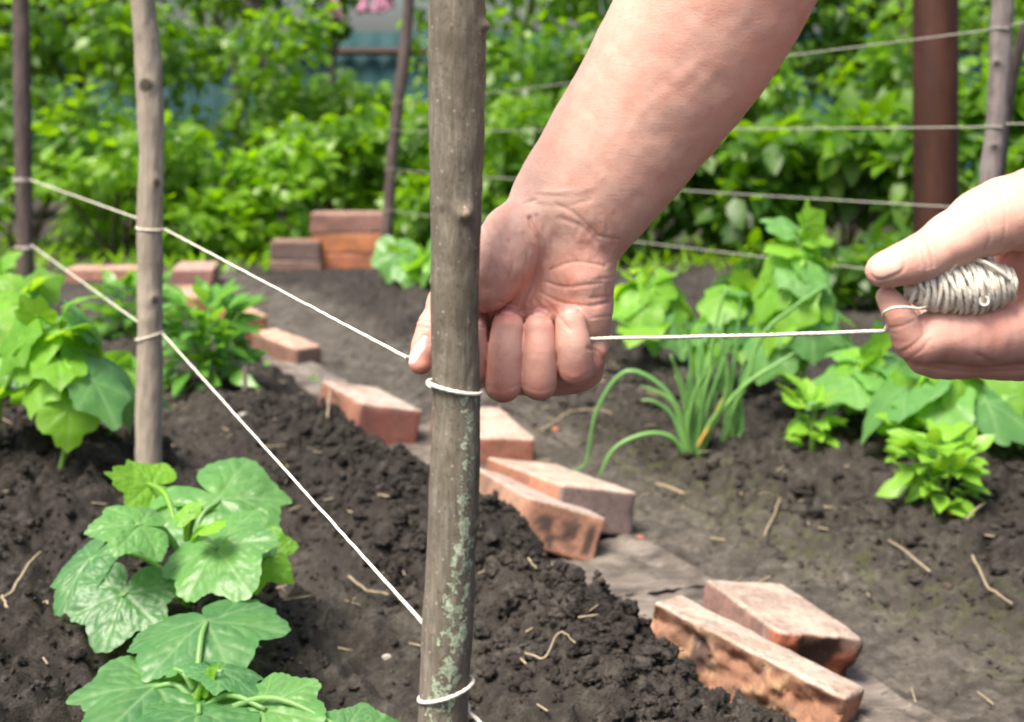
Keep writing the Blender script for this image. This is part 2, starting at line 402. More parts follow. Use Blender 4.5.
# ------------------------------------------------------------------ bricks
def rotm(a, b, c):
    ca, sa, cb, sb, cc, sc = math.cos(a), math.sin(a), math.cos(b), math.sin(b), math.cos(c), math.sin(c)
    return np.array([[cc, -sc, 0], [sc, cc, 0], [0, 0, 1]]) @ np.array([[cb, 0, sb], [0, 1, 0], [-sb, 0, cb]]) @ np.array([[1, 0, 0], [0, ca, -sa], [0, sa, ca]])
def rounded_box(L, W, Hh, n=26, rad=.004):
    """grid box with rounded edges; local x along L, y along W, z 0..H"""
    Vs, Fs, k = [], [], 0
    half = np.array([L, W, Hh])/2
    for axis_ in range(3):
        for sgn in (-1, 1):
            u, v = [(1, 2), (2, 0), (0, 1)][axis_]
            nu, nv = max(6, int(n*half[u]/half.max())), max(6, int(n*half[v]/half.max()))
            def ticks(m, h): 
                a = np.linspace(-h, h, m); return np.unique(np.concatenate([a, [-h+rad*.4, -h+rad, h-rad, h-rad*.4]]))
            A, B = np.meshgrid(ticks(nu, half[u]), ticks(nv, half[v]), indexing='ij')
            P = np.zeros(A.shape + (3,)); P[..., u] = A; P[..., v] = B; P[..., axis_] = sgn*half[axis_]
            m0, m1 = A.shape
            idx = np.arange(m0*m1).reshape(m0, m1) + k
            q = np.stack([idx[:-1, :-1], idx[1:, :-1], idx[1:, 1:], idx[:-1, 1:]], -1).reshape(-1, 4)
            Fs.append(q if sgn > 0 else q[:, ::-1]); Vs.append(P.reshape(-1, 3)); k += m0*m1
    V = np.concatenate(Vs); 
    # merge the shared border points
    key = np.round(V*1e6).astype(np.int64); _, first, inv = np.unique(key, axis=0, return_index=True, return_inverse=True)
    V = V[first]; Fq = inv.ravel()[np.concatenate(Fs)]
    c = np.clip(V, -half+rad, half-rad); d = V - c; l = np.linalg.norm(d, axis=1)[:, None]
    V = c + d/np.maximum(l, 1e-9)*np.minimum(l, rad)
    V[:, 2] += Hh/2
    return V, Fq
TOPC = (.46, .40, .33)
def brick(p, label, side=(.30, .115, .070), top=TOPC, end=None, seed=1, rough_end=0, rough_side=0, group='bricks edging the path', spots=0, end_dark=0, n=26, chip=.35):
    x, y, z, a, b, c, L, W, Hh = p
    V, Fq = rounded_box(L, W, Hh, n)
    N = V.copy(); ctr = np.array([0, 0, Hh/2]); half = np.array([L, W, Hh])/2
    rel = (V-ctr)/half; q = rel*100
    # wear: worn corners and shallow pits, always inwards
    edge = np.sort(np.abs(rel), 1)[:, 1]
    ch = np.clip(fbm(V[:, 0]*30+seed*9, V[:, 1]*30, V[:, 2]*30, 3, seed)-.05, 0, 1)*sstep(.82, .98, edge)
    V = ctr + (V-ctr)*(1 - (chip*.10*ch)[:, None])
    V += .0006*np.stack([fbm(V[:, 0]*40+i*7, V[:, 1]*40, V[:, 2]*40+seed, 3, seed+i) for i in range(3)], 1)
    ax = np.argmax(np.abs(rel), 1); sg = np.sign(rel[np.arange(len(rel)), ax])
    is_top = (ax == 2) & (sg > 0); is_end = (ax == 0) & (sg > 0); is_side = (ax == 1) & (sg < 0)
    if rough_end:
        m = sstep(.2, 1, rel[:, 0]); k = fbm(V[:, 1]*22, V[:, 2]*22, seed, 4, seed)
        V[:, 0] += rough_end*m*k*.7 - rough_end*m*sstep(.7, -.6, rel[:, 2])*1.2
    if rough_side:
        m = sstep(-.3, -1, rel[:, 1]); k = fbm(V[:, 0]*26, V[:, 2]*34, seed, 5, seed, .7); k2 = np.abs(fbm(V[:, 0]*60, V[:, 2]*60, seed+4, 3, seed+3))
        V[:, 1] += rough_side*m*(.9*k + .5*k2)*(1-.92*sstep(.6, 1, rel[:, 2]))
    nz = fbm(V[:, 0]*16, V[:, 1]*16, V[:, 2]*16+seed, 4, seed+20)[:, None]
    col = np.array(side)*(1+.28*nz)
    tmask = sstep(.86, .97, rel[:, 2])[:, None]
    dust = sstep(-.75, .35, fbm(V[:, 0]*30, V[:, 1]*30, seed+3., 5, seed+41, .65))[:, None]
    col = col*(1-tmask) + tmask*(np.array(top)*(.55+.45*dust) + np.array(side)*.40*(1-dust))
    if end is not None:
        m = sstep(.9, .98, rel[:, 0])[:, None]*(1-tmask); col = col*(1-m) + m*np.array(end)*(1+.3*nz)
    if rough_end:
        m = sstep(.75, .97, rel[:, 0])[:, None]*(1-tmask)
        dk = sstep(-.75, -.3, fbm(V[:, 1]*26, V[:, 2]*26, seed+8., 3, seed))[:, None]
        col = col*(1-m) + m*(dk*np.array((.035, .022, .018)) + (1-dk)*np.array((.34, .10, .05)))
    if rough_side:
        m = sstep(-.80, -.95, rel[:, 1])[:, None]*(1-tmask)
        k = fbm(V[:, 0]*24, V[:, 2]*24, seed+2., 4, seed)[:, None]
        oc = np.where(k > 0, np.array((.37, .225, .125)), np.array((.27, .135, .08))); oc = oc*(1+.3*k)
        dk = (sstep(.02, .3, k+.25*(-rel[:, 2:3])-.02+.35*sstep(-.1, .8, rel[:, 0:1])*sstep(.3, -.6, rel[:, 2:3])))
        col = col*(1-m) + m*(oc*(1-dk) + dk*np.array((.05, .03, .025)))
    if spots:      # soot marks burnt into the end face
        yy, zz = rel[:, 1]*W/2, (rel[:, 2]+1)*Hh/2
        s_ = np.zeros(len(V))
        for (cy, cz_, ry, rz) in ((-.026, .037, .013, .013), (.013, .036, .014, .016), (-.010, .016, .007, .011), (.022, .018, .007, .012), (.045, .03, .008, .02)):
            dd = ((yy-cy)/ry)**2 + ((zz-cz_)/rz)**2 + .8*fbm(V[:, 1]*90, V[:, 2]*90, 0, 2, 4)
            s_ = np.maximum(s_, sstep(1.3, .5, dd))
        m = (s_*sstep(.9, .98, rel[:, 0])*spots)[:, None]; col = col*(1-m) + m*np.array((.035, .028, .026))
    M = rotm(a, b, c)
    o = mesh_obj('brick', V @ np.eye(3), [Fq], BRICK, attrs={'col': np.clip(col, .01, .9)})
    o.matrix_world = Matrix.Translation((x, y, z)) @ Matrix([list(r_) for r_ in M]).to_4x4()
    return tag(o, label, 'brick', group)
# the row along the path, nearest first
brick([.2240, 1.4780, -.026, -.20, .262, -.575, .218, .070, .102], 'split brick half with rough broken orange side, nearest on the path', side=(.34, .16, .10), rough_side=.010, seed=3, n=60)
brick([.2920, 1.6020, .004, -.16, .001, -1.2637, .172, .104, .064], 'brick bat with broken blackened end, behind the rough orange split brick', side=(.22, .13, .11), rough_end=.018, seed=5, n=44, top=(.42, .35, .285))
brick([.0182, 2.0472, .012, -.3363, -.0912, -1.273, .2572, .1211, .064], 'tilted brick with dark soot spots on its end face', side=(.36, .21, .14), end=(.36, .185, .12), spots=.95, seed=8, n=44, top=(.44, .38, .33))
brick([.0620, 2.1430, .012, -.1937, -.0711, -1.1312, .2608, .1231, .063], 'orange brick with purple grey end, behind the soot spotted brick', side=(.36, .15, .09), end=(.15, .115, .11), seed=12, n=40, top=(.52, .43, .35))
brick([-.0582, 2.5798, .008, -.0757, .0136, -1.3096, .249, .1332, .050], 'pinkish brick half hidden behind the front stake below the fist', side=(.33, .13, .085), seed=15, top=(.48, .38, .31))
brick([-.2826, 2.6962, .006, -.2092, -.0129, -1.1474, .2512, .1188, .077], 'dark red brick with pale dusty top on the ridge left of the front stake', side=(.27, .115, .075), end=(.165, .060, .048), seed=18, top=(.46, .40, .34))
brick([-.5586, 3.5193, -.035, .036, .053, -.9223, .2355, .068, .092], 'narrow brick on edge right of the bushy pepper plant', side=(.22, .12, .09), end=(.13, .09, .08), seed=21, top=(.52, .35, .26))
brick([-.735, 3.83, .0, -.02, .03, -1.08, .25, .075, .085], 'orange sided brick just behind the narrow brick on edge', side=(.34, .12, .06), seed=24, top=(.46, .30, .22))
brick([-.93, 4.16, .01, .0, .02, -1.05, .25, .08, .08], 'brick mostly hidden behind the bushy pepper plant', side=(.33, .13, .07), seed=27, top=(.48, .30, .24))
brick([-1.075, 4.84, .0, .0, 0, -1.45, .25, .135, .088], 'pinkish brick set end on in the far edging row', side=(.32, .16, .14), end=(.24, .12, .11), seed=30, group='far edging bricks', top=(.42, .29, .24))
brick([-1.40, 4.95, .005, .0, 0, .02, .27, .12, .065], 'long low brick in the far edging row left of the leaning middle stake', side=(.30, .15, .11), seed=33, group='far edging bricks', top=(.46, .30, .24))
# the pile at the far end of the bed
bx0 = (352-512)/F*5.4
for zz, col, tp, yaw, lab, L in ((.0, (.36, .12, .055), (.4, .2, .12), .03, 'orange brick at the bottom of the far brick pile', .285), (.076, (.42, .155, .06), (.4, .2, .12), -.02, 'orange brick with pale mortar end in the middle of the far brick pile', .285), (.152, (.22, .115, .095), (.30, .19, .15), .015, 'dusty brown brick capping the far brick pile', .30)):
    brick([bx0, 5.40, zz, 0, 0, yaw, L, .14, .075], lab, side=col, top=tp, seed=int(40+zz*100), group='bricks stacked in the far pile', end=(.3, .27, .24) if zz == .076 else None)
brick([(298-512)/F*5.36, 5.34, .0, 0, 0, .05, .19, .12, .055], 'brown brick under the blackened brick beside the far pile', side=(.20, .125, .10), seed=51, group='bricks stacked in the far pile')
brick([(298-512)/F*5.36, 5.34, .0555, 0, 0, .02, .185, .12, .072], 'short blackened brick lying left of the far brick pile', side=(.085, .065, .062), top=(.24, .14, .11), seed=54, group='bricks stacked in the far pile')

# ------------------------------------------------------------------ planks on the path
def plank(s0, s1, t0, w, label, seed, zt=.013):
    ns, nw = int((s1-s0)/.006), 30
    S, T = np.meshgrid(np.linspace(s0, s1, ns), np.linspace(-w/2, w/2, nw), indexing='ij')
    wob = .006*noise3(S*9, seed*3.1, 0, seed)*np.sign(T)*(np.abs(T) > w*.45)
    z = zt + .0022*fbm(S*5, T*160, seed, 3, seed) - .0035*sstep(.35, .6, fbm(S*3, T*55, seed+9., 2, seed+4)) + .006*(T/w)*math.sin(seed)
    z -= .004*sstep(w*.44, w*.5, np.abs(T))
    P = np.stack([O0[0] + S*DX - (T+t0+wob)*DY, O0[1] + S*DY + (T+t0+wob)*DX, z], -1)
    V = P.reshape(-1, 3); Bt = V.copy(); Bt[:, 2] = -.02
    idx = np.arange(ns*nw).reshape(ns, nw); m = ns*nw
    q = np.stack([idx[:-1, :-1], idx[1:, :-1], idx[1:, 1:], idx[:-1, 1:]], -1).reshape(-1, 4)[:, ::-1]
    ring = np.concatenate([idx[0], idx[1:, -1], idx[-1, -2::-1], idx[-2:0:-1, 0]]); nxt = np.roll(ring, -1)
    sk = np.stack([ring, nxt, nxt+m, ring+m], 1)
    o = mesh_obj('plank', np.concatenate([V, Bt]), [q, q[:, ::-1]+m, sk], PLANK)
    return tag(o, label, 'plank', 'old planks along the path')
plank(-.55, .30, -.025, .23, 'weathered grey plank under the rough orange split brick', 2)
plank(.305, 1.32, -.025, .24, 'weathered grey plank under the soot spotted brick', 3)
plank(1.325, 2.3, .01, .17, 'weathered grey plank beyond the dark red brick', 5)

# ------------------------------------------------------------------ straw, stalks, stones
def stalk(pts, r, label, mat=STRAW, name='dry_stalk', cat='dry stalk', lift=.004, group='dry stalks on the soil'):
    P = np.array([ground_at(px, py, .04) for px, py in pts])
    for _ in range(4):
        z = height(P[:, 0], P[:, 1]); P = np.array([ground_at(px, py, zz) for (px, py), zz in zip(pts, z)])
    Q = np.stack([np.interp(np.linspace(0, len(P)-1, 14*(len(pts)-1)), np.arange(len(P)), P[:, i]) for i in range(3)], 1) if name == 'dry_stalk' and 'curled' not in label else spline(P, 14*(len(pts)-1)); Q[:, 2] = np.maximum(Q[:, 2], height(Q[:, 0], Q[:, 1])) + lift
    Z = np.pad(Q[:, 2], 6, 'edge'); Q[:, 2] = np.max(np.stack([Z[i:i+len(Q)] for i in range(13)]), 0)
    Q[:, 2] = np.convolve(np.pad(Q[:, 2], 4, 'edge'), np.ones(9)/9, 'valid')
    V, fs = tube(Q + .0012*np.stack([noise3(np.arange(len(Q))*.35, pts[0][0], i, 5) for i in range(3)], 1)*np.array([1, 1, .3]), np.linspace(r*.75, r*.45, len(Q)), 7)
    return tag(mesh_obj(name, V, fs, mat), label, cat, group)
stalk([(764, 545), (775, 518), (780, 510), (758, 497)], .0022, 'bent pale stalk right of the chives on the open soil')
stalk([(684, 500), (656, 486)], .0035, 'short pale stalk in front of the chives')
stalk([(742, 512), (741, 497)], .004, 'stubby pale chip of straw left of the bent pale stalk')
stalk([(966, 528), (985, 505)], .0022, 'grey stalk in front of the low bright green seedling')
stalk([(972, 566), (988, 592), (1012, 617)], .0024, 'long thin brown stalk at the right edge on cracked soil')
stalk([(930, 578), (895, 548), (888, 543)], .0022, 'grey stalk pressed into the soil of the right bed')
stalk([(-6, 607), (22, 595), (42, 590)], .0024, 'pale straw poking in from the left edge')
stalk([(8, 612), (2, 606)], .0022, 'tiny straw end by the left edge')
stalk([(44, 612), (48, 622)], .002, 'short upright straw bit below the hanging cucumber leaf')
stalk([(348, 600), (370, 597), (392, 599)], .002, 'yellow straw lying in the furrow under the white twine')
stalk([(524, 668), (545, 671), (560, 660), (575, 651)], .0016, 'curled pale rootlet on the loose soil ridge', lift=.008)
stalk([(528, 592), (536, 586)], .0018, 'tiny straw on top of the loose soil ridge')
stalk([(740, 690), (752, 678), (760, 668)], .0018, 'thin stalk on trodden soil right of the split brick')
stalk([(540, 437), (564, 421), (590, 416), (612, 416)], .0022, 'grey twig on the far soil under the fist')
stalk([(318, 640), (322, 628), (333, 612)], .0016, 'dark rootlet at the left foot of the ridge', TWIG)
stalk([(327, 443), (333, 428), (336, 420)], .0025, 'pale stalk leaning at the foot of the dark red brick')
r_ = np.random.default_rng(12)
def straw_litter():
    mb = MB()
    for i in range(420):
        s, t = r_.uniform(-.5, 2.2), r_.choice([r_.normal(.6, .2), r_.normal(-.5, .3), r_.normal(.2, .2)])
        p = from_st(s, t)
        if p[1] < 1.15: continue
        a = r_.uniform(0, 6.28); L = r_.uniform(.006, .035)
        Q = np.stack([p[0] + np.cos(a)*np.linspace(-.5, .5, 5)*L, p[1] + np.sin(a)*np.linspace(-.5, .5, 5)*L], 1)
        z = height(Q[:, 0], Q[:, 1]); z = np.full(5, z.max()) + np.linspace(0, r_.uniform(-.004, .004), 5) + .002
        mb.add(*tube(np.column_stack([Q, z]), r_.uniform(.0006, .0014), 5))
    tag(mb.build('straw_litter', STRAW), 'fine bits of straw and chaff strewn over the soil', 'straw litter', kind='stuff')
straw_litter()
STONEM = mat_plain('pale_stone', (.42, .39, .35), .8, 40, .4, .4)
LEAFY = mat_plain('yellow_fallen_leaf', (.34, .24, .07), .7, 60, .4, .3)
def stone(px, py, r, label, mat=STONEM, name='stone', cat='stone', flat=.7):
    p = ground_at(px, py, .03)
    for _ in range(3): p = ground_at(px, py, float(height(p[0], p[1])))
    V = IV2*(1+.25*fbm(IV2[:, 0]*1.4+px, IV2[:, 1]*1.4, IV2[:, 2]*1.4, 3, 9))[:, None]*np.array([1.1, .9, flat])*r + p + np.array([0, 0, r*.3])
    return tag(mesh_obj(name, V, [IF2], mat), label, cat, 'small stones and chips on the soil')
stone(244, 418, .010, 'grey stone beside the thin dark peg under the pepper plant')
stone(387, 658, .0045, 'tiny white stone in the furrow left of the front stake')
stone(953, 515, .007, 'small orange brick chip near the low bright seedling', BRICKCHIP := mat_plain('brick_chip', (.34, .13, .07), .85, 60, .4, .4), 'brick_chip', 'brick chip')
stone(640, 541, .008, 'orange clay chip beside the purple grey brick end', BRICKCHIP, 'brick_chip', 'brick chip')
stone(556, 431, .008, 'pale orange chip on soil right of the pinkish brick', BRICKCHIP, 'brick_chip', 'brick chip')
stone(948, 588, .006, 'small brown stone on the right bed beside the long thin stalk', TWIG)
# ================================================================== stakes and poles
def pole(name, pts, label, cat, mat, group=None, rough=.0012, seg=220, n=40, knots=(), lichen=None, base=None, foot=None):
    """pts: list of (world xyz, radius) from top to bottom"""
    P = np.array([p for p, r in pts]); rr = np.array([r for p, r in pts])
    Q = spline(P, seg); rad = spline(np.column_stack([rr, rr*0, rr*0]), seg)[:, 0]
    V, fs = tube(Q, rad, n)
    m = seg*n
    c = np.repeat(Q, n, 0); d = V[:m]-c; ln = np.linalg.norm(d, axis=1)[:, None]; d = d/ln
    k = 1/rr.mean()
    dis = rough*(fbm(V[:m, 0]*k*.9, V[:m, 1]*k*.9, V[:m, 2]*k*.35, 4, 13))
    kn = np.zeros(len(V))
    for (kp, kr, kh, cut) in knots:     # knot: centre, radius, height, sawn face radius
        dd = np.linalg.norm(V[:m]-np.array(kp), axis=1)
        dis = dis + kh*np.exp(-(dd/kr)**2)
        kn[:m] = np.maximum(kn[:m], sstep(cut*1.15, cut*.8, dd)) if cut > 0 else kn[:m]
    V[:m] += d*dis[:, None]
    li = np.zeros(len(V))
    if lichen is not None: li[:m] = lichen(V[:m], d)
    o = mesh_obj(name, V, fs, mat, attrs={'lichen': li, 'knot': kn})
    return tag(o, label, cat, group)
YS = .754
edge = [(-260, 428, 488), (-130, 430, 488), (0, 429, 485), (100, 429, 484), (200, 430, 483), (300, 430.5, 480.5), (400, 432, 480), (500, 428.5, 478.5), (600, 423, 474), (722, 418, 467.5), (900, 410, 460), (1130, 404, 452)]
st_pts = [(at((a+b)/2, y, YS), (b-a)/2*YS/F*.99) for y, a, b in edge]
def lich(V, d):
    px = 512 + V[:, 0]/V[:, 1]*F; py = HY + (H-V[:, 2])/V[:, 1]*F
    front = sstep(.1, -.5, d[:, 1])
    col_ = np.exp(-((px-(464-.035*(py-540)-.0006*np.maximum(py-520, 0)**2*.9))/17)**2)
    dens = sstep(370, 400, py)*.80 + .20*sstep(510, 560, py)
    return np.clip(front*(col_*dens*1.22 + .35*sstep(560, 600, py)*np.exp(-((px-447)/26)**2)), 0, 1)
pole('garden_stake', st_pts, 'upright grey bark stake in front of the fist with green lichen on its lower part', 'stake', BARK, 'stakes in the left bed', .0008, 620, 96,
     knots=[(at(466, 214, YS-.0145), .0042, .0042, .0028), (at(485, 26, YS-.004), .0035, .0035, 0), (at(479, 524, YS-.003), .003, .0022, 0), (at(431, 282, YS-.003), .002, .0014, 0), (at(440, 205, YS-.012), .003, .001, 0)], lichen=lich)
YM = 1.87
pole('garden_stake', [(at(x, y, YM), r*YM/F) for x, y, r in [(124, -250, 12), (134, -110, 12), (142, 0, 12.2), (148, 60, 12.8), (151, 130, 12.6), (150.5, 220, 12.6), (150, 300, 12.3), (149.5, 380, 12.6), (148.5, 470, 13), (147, 560, 13)]],
     'bowed pale wooden stake standing left of the front stake among cucumber plants', 'stake', POLE, 'stakes in the left bed', .0015, 260, 40,
     knots=[(at(146, 85, YM-.017), .011, .002, .009), (at(157, 183, YM-.015), .008, .002, .006), (at(155, 300, YM-.016), .009, .003, .006), (at(143, 320, YM-.016), .006, .001, 0)])
YB = 3.05
pole('garden_stake', [(at(x, y, YB), r*YB/F) for x, y, r in [(18, -200, 8.5), (21, 0, 8.5), (22, 90, 8.6), (24, 200, 8.4), (26, 330, 8.6), (27, 400, 8.6)]],
     'dark brown stake at the left edge rising behind the leafy cucumber plants', 'stake', DARKPOLE, 'stakes in the left bed', .0015, 160, 30)
YR = 2.30
pole('trellis_stake', [(at(x, y, YR), r*YR/F) for x, y, r in [(1013, -230, 11), (1003, 0, 10.5), (1000, 62, 11), (996, 125, 10.5), (988, 200, 10.5), (979, 330, 10.5), (971, 470, 10.8), (968, 530, 10.8)]],
     'grey knotted stake by the right edge carrying the trellis twines', 'stake', GREYPOLE, 'stakes of the right trellis', .0015, 200, 30,
     knots=[(at(997, 64, YR-.016), .009, .003, .006), (at(994, 147, YR-.016), .008, .003, .005)])
pole('trellis_stake', [(at(x, y, YR+.06), r*(YR+.06)/F) for x, y, r in [(1052, -120, 4.5), (1033, 0, 5), (1020, 45, 5), (1010, 90, 5.2), (1001, 160, 5.5), (994, 300, 6), (990, 450, 6), (989, 500, 6)]],
     'thin crooked dark stick leaning just right of the grey knotted stake', 'stake', DARKPOLE, 'stakes of the right trellis', .0012, 140, 20)
YT = 5.25
pole('trellis_stake', [(at(x, y, YT), r*YT/F) for x, y, r in [(416, -120, 5.6), (409, 0, 5.8), (404, 60, 5.9), (396, 118, 5.8), (390, 190, 5.8), (386, 250, 5.8), (384, 300, 5.8)]],
     'thin dark leaning pole in front of the far brick pile', 'stake', DARKPOLE, 'stakes of the right trellis', .002, 140, 20)
YP = 3.35
def rusty_post():
    P = at(935.5, 200, YP); x, y = P[0], P[1]; r = 22.2*YP/F
    V, fs = tube([(x, y, 2.1), (x, y, 1.4), (x, y, .69), (x, y, .675), (x, y, .66), (x, y, .3), (x, y, -.15)], [r, r, r, r*1.012, r, r, r], 48)
    tag(mesh_obj('steel_post', V, fs, RUST), 'thick rust brown steel post behind the right trellis twines', 'post')
rusty_post()
def peg(px, py0, py1, r, label):
    b = ground_at(px, py1, .05); Y = b[1]
    V, fs = tube([at(px-1, py0, Y), at(px, py1+12, Y)], r, 10); tag(mesh_obj('wooden_peg', V, fs, DARKPOLE), label, 'peg', 'thin pegs beside the plants')
peg(246, 366, 424, .0045, 'thin dark peg at the right side of the bushy pepper plant')
peg(105, 478, 522, .004, 'thin dark peg behind the crinkled cucumber plant')
peg(120, 528, 560, .003, 'short dark peg between the hanging leaves of the crinkled cucumber plant')

# ================================================================== twines
TW = .00105
def ring_pts(c, r, a0, a1, tilt=(0, 0), n=28, rise=0.0):
    a = np.linspace(a0, a1, n)
    return np.stack([c[0]+r*np.cos(a), c[1]+r*np.sin(a), c[2]+tilt[0]*np.cos(a)+tilt[1]*np.sin(a)+np.linspace(0, rise, n)], 1)
def line(a, b, n=24, sag=0.0):
    t = np.linspace(0, 1, n)[:, None]; P = np.asarray(a)*(1-t) + np.asarray(b)*t
    P[:, 2] -= (4*sag*t*(1-t))[:, 0]; return P
def twine(name, P, label, group=None, r=TW, cat='twine'):
    P = np.concatenate(P); keep = np.r_[True, np.linalg.norm(np.diff(P, axis=0), axis=1) > 1e-5]; P = P[keep]
    seg = np.r_[0, np.cumsum(np.linalg.norm(np.diff(P, axis=0), axis=1))]
    n = min(5000, int(seg[-1]/.0022)+40); u = np.linspace(0, seg[-1], n); Q = np.stack([np.interp(u, seg, P[:, i]) for i in range(3)], 1)
    Q[:, 0] += .00022*noise3(u*70, 1.5, 0, 3); Q[:, 2] += .00030*noise3(u*60, 9.5, 0, 4)
    V, fs = tube(Q, r, 8)
    m = n*8; th = np.tile(np.arange(8)/8*2*np.pi, n); ph = np.repeat(u, 8)/.0042*2*np.pi     # two-ply lay
    c = np.repeat(Q, 8, 0); V[:m] = c + (V[:m]-c)*(1+.16*np.cos(2*th+ph))[:, None]
    return tag(mesh_obj(name, V, fs, TWINE), label, cat, group)
def stake_c(px, py, Y): return at(px, py, Y)
PI = math.pi
# pulled twine: back-left stake -> bowed stake -> thumb -> fist -> other hand
cb = at(22.5, 182, YB); rb = 8.5*YB/F + TW
cm = at(150.5, 226, YM); rm = 12.7*YM/F + TW
A = [ring_pts(cb, rb, -PI*1.0, PI*2.42, (0, -.002), 60, .008)]
p_in = cm + np.array([-rm*.45, rm*.9, .004])
A += [line(A[-1][-1], p_in), ring_pts(cm, rm, PI*.65, PI*2.5, (0, .001), 50, -.006)]
A += [ring_pts(cm, rm, PI*2.5, PI*2.2, (0, 0), 8, 0) + np.array([0, 0, -.004])]
th_in = at(407, 357.5, .789)
A += [line(A[-1][-1], th_in, 40), np.array([at(414, 357, .799), at(430, 352, .803), at(475, 345, .80), at(540, 340, .80), at(588, 339, .795), at(602, 338.5, .79), at(612, 338, .785)])]
hold = at(884, 331, .763)
A += [line(at(612, 338, .785), hold, 60, .0006), np.array([at(889, 329, .7655), at(897, 324, .772)])]
twine('taut_twine', A, 'white twine pulled taut through the fist from the left stakes to the other hand', 'white twines of the left bed')
# lower twine
cb2 = at(24.5, 248, YB); cm2 = at(149.5, 334, YM); cf2 = at(446, 688, YS); rf = 25.2*YS/F + TW
B = [ring_pts(cb2, rb, -PI*.5, PI*2.42, (0, .001), 60, .006)]
B += [line(B[-1][-1], cm2 + np.array([-rm*.5, rm*.88, .006])), ring_pts(cm2, rm, PI*.65, PI*2.25, (.006, .0), 50, -.004)]
f_in = at(424, 624, YS+.006)
B += [line(B[-1][-1], f_in, 40)]
zz0 = f_in[2]
a = np.linspace(PI*.85, PI*.30, 12); B += [np.stack([cf2[0]+.002+rf*np.cos(a), YS+rf*np.sin(a), np.linspace(zz0-.002, cf2[2]+.006, 12)], 1)]
B += [ring_pts(cf2, rf, PI*.30, -PI*1.25, (.0040, -.001), 50, -.002)]
a = np.linspace(-PI*1.25, -PI*1.8, 8); B += [np.stack([cf2[0]+rf*np.cos(a), YS+rf*np.sin(a), np.linspace(cf2[2]-.004, cf2[2]-.012, 8)], 1)]
B += [spline([at(468, 712, YS+.004), at(480, 722, YS-.004), at(492, 740, YS-.012), at(499, 775, YS-.016), at(500, 830, YS-.016)], 20)]
twine('taut_twine', B, 'lower white twine slanting from the left stakes down to the foot of the front stake', 'white twines of the left bed')
cf1 = at(454.5, 387, YS); rf1 = 24.6*YS/F + TW
twine('twine_loop', [ring_pts(cf1, rf1, -PI*1.5, PI*.9, (-.0030, -.0005), 60, .0), ring_pts(cf1, rf1, PI*.9, PI*1.2, (-.003, -.0005), 10, -.0012)], 'white twine loop tied round the front stake just below the fist', None, TW, 'twine loop')
# trellis twines on the right
for i, (yr, yl, sag, lab) in enumerate(((27, 103, .002, 'topmost pale twine of the right trellis passing above the forearm'), (125, 131.5, .0, 'level pale twine second from the top of the right trellis'),
                                  (206.5, 170, .004, 'third pale twine of the right trellis running behind the wrist'), (279, 211, .004, 'lowest pale twine of the right trellis sloping below the fist'))):
    cx = np.interp(yr, [0, 62, 125, 200, 330], [1003, 1000, 996, 988, 979]); c = at(cx, yr, YR); rr = 10.6*YR/F + .0013
    lx = np.interp(yl, [0, 60, 118, 190, 250], [409, 404, 396, 390, 386]); cl = at(lx, yl, YT); rl = 5.9*YT/F+.0013
    e = at(1100, [8, 124, 214, 292][i], 1.9)
    P = [line(e, c + np.array([rr*.6, -rr*.8, .002]), 14), ring_pts(c, rr, -PI*.3, PI*1.6 if True else 0, (0, 0), 40, -.003), line(c + np.array([-.2*rr, -rr*1.0, -.003]), cl + np.array([rl, -rl*.3, 0]), 60, sag), ring_pts(cl, rl, -.1*PI, PI*1.9, (0, 0), 24, .004)]
    tag(twine('trellis_twine', P, lab, 'pale twines of the right trellis', .0013)).data.materials[0] = TWINEG
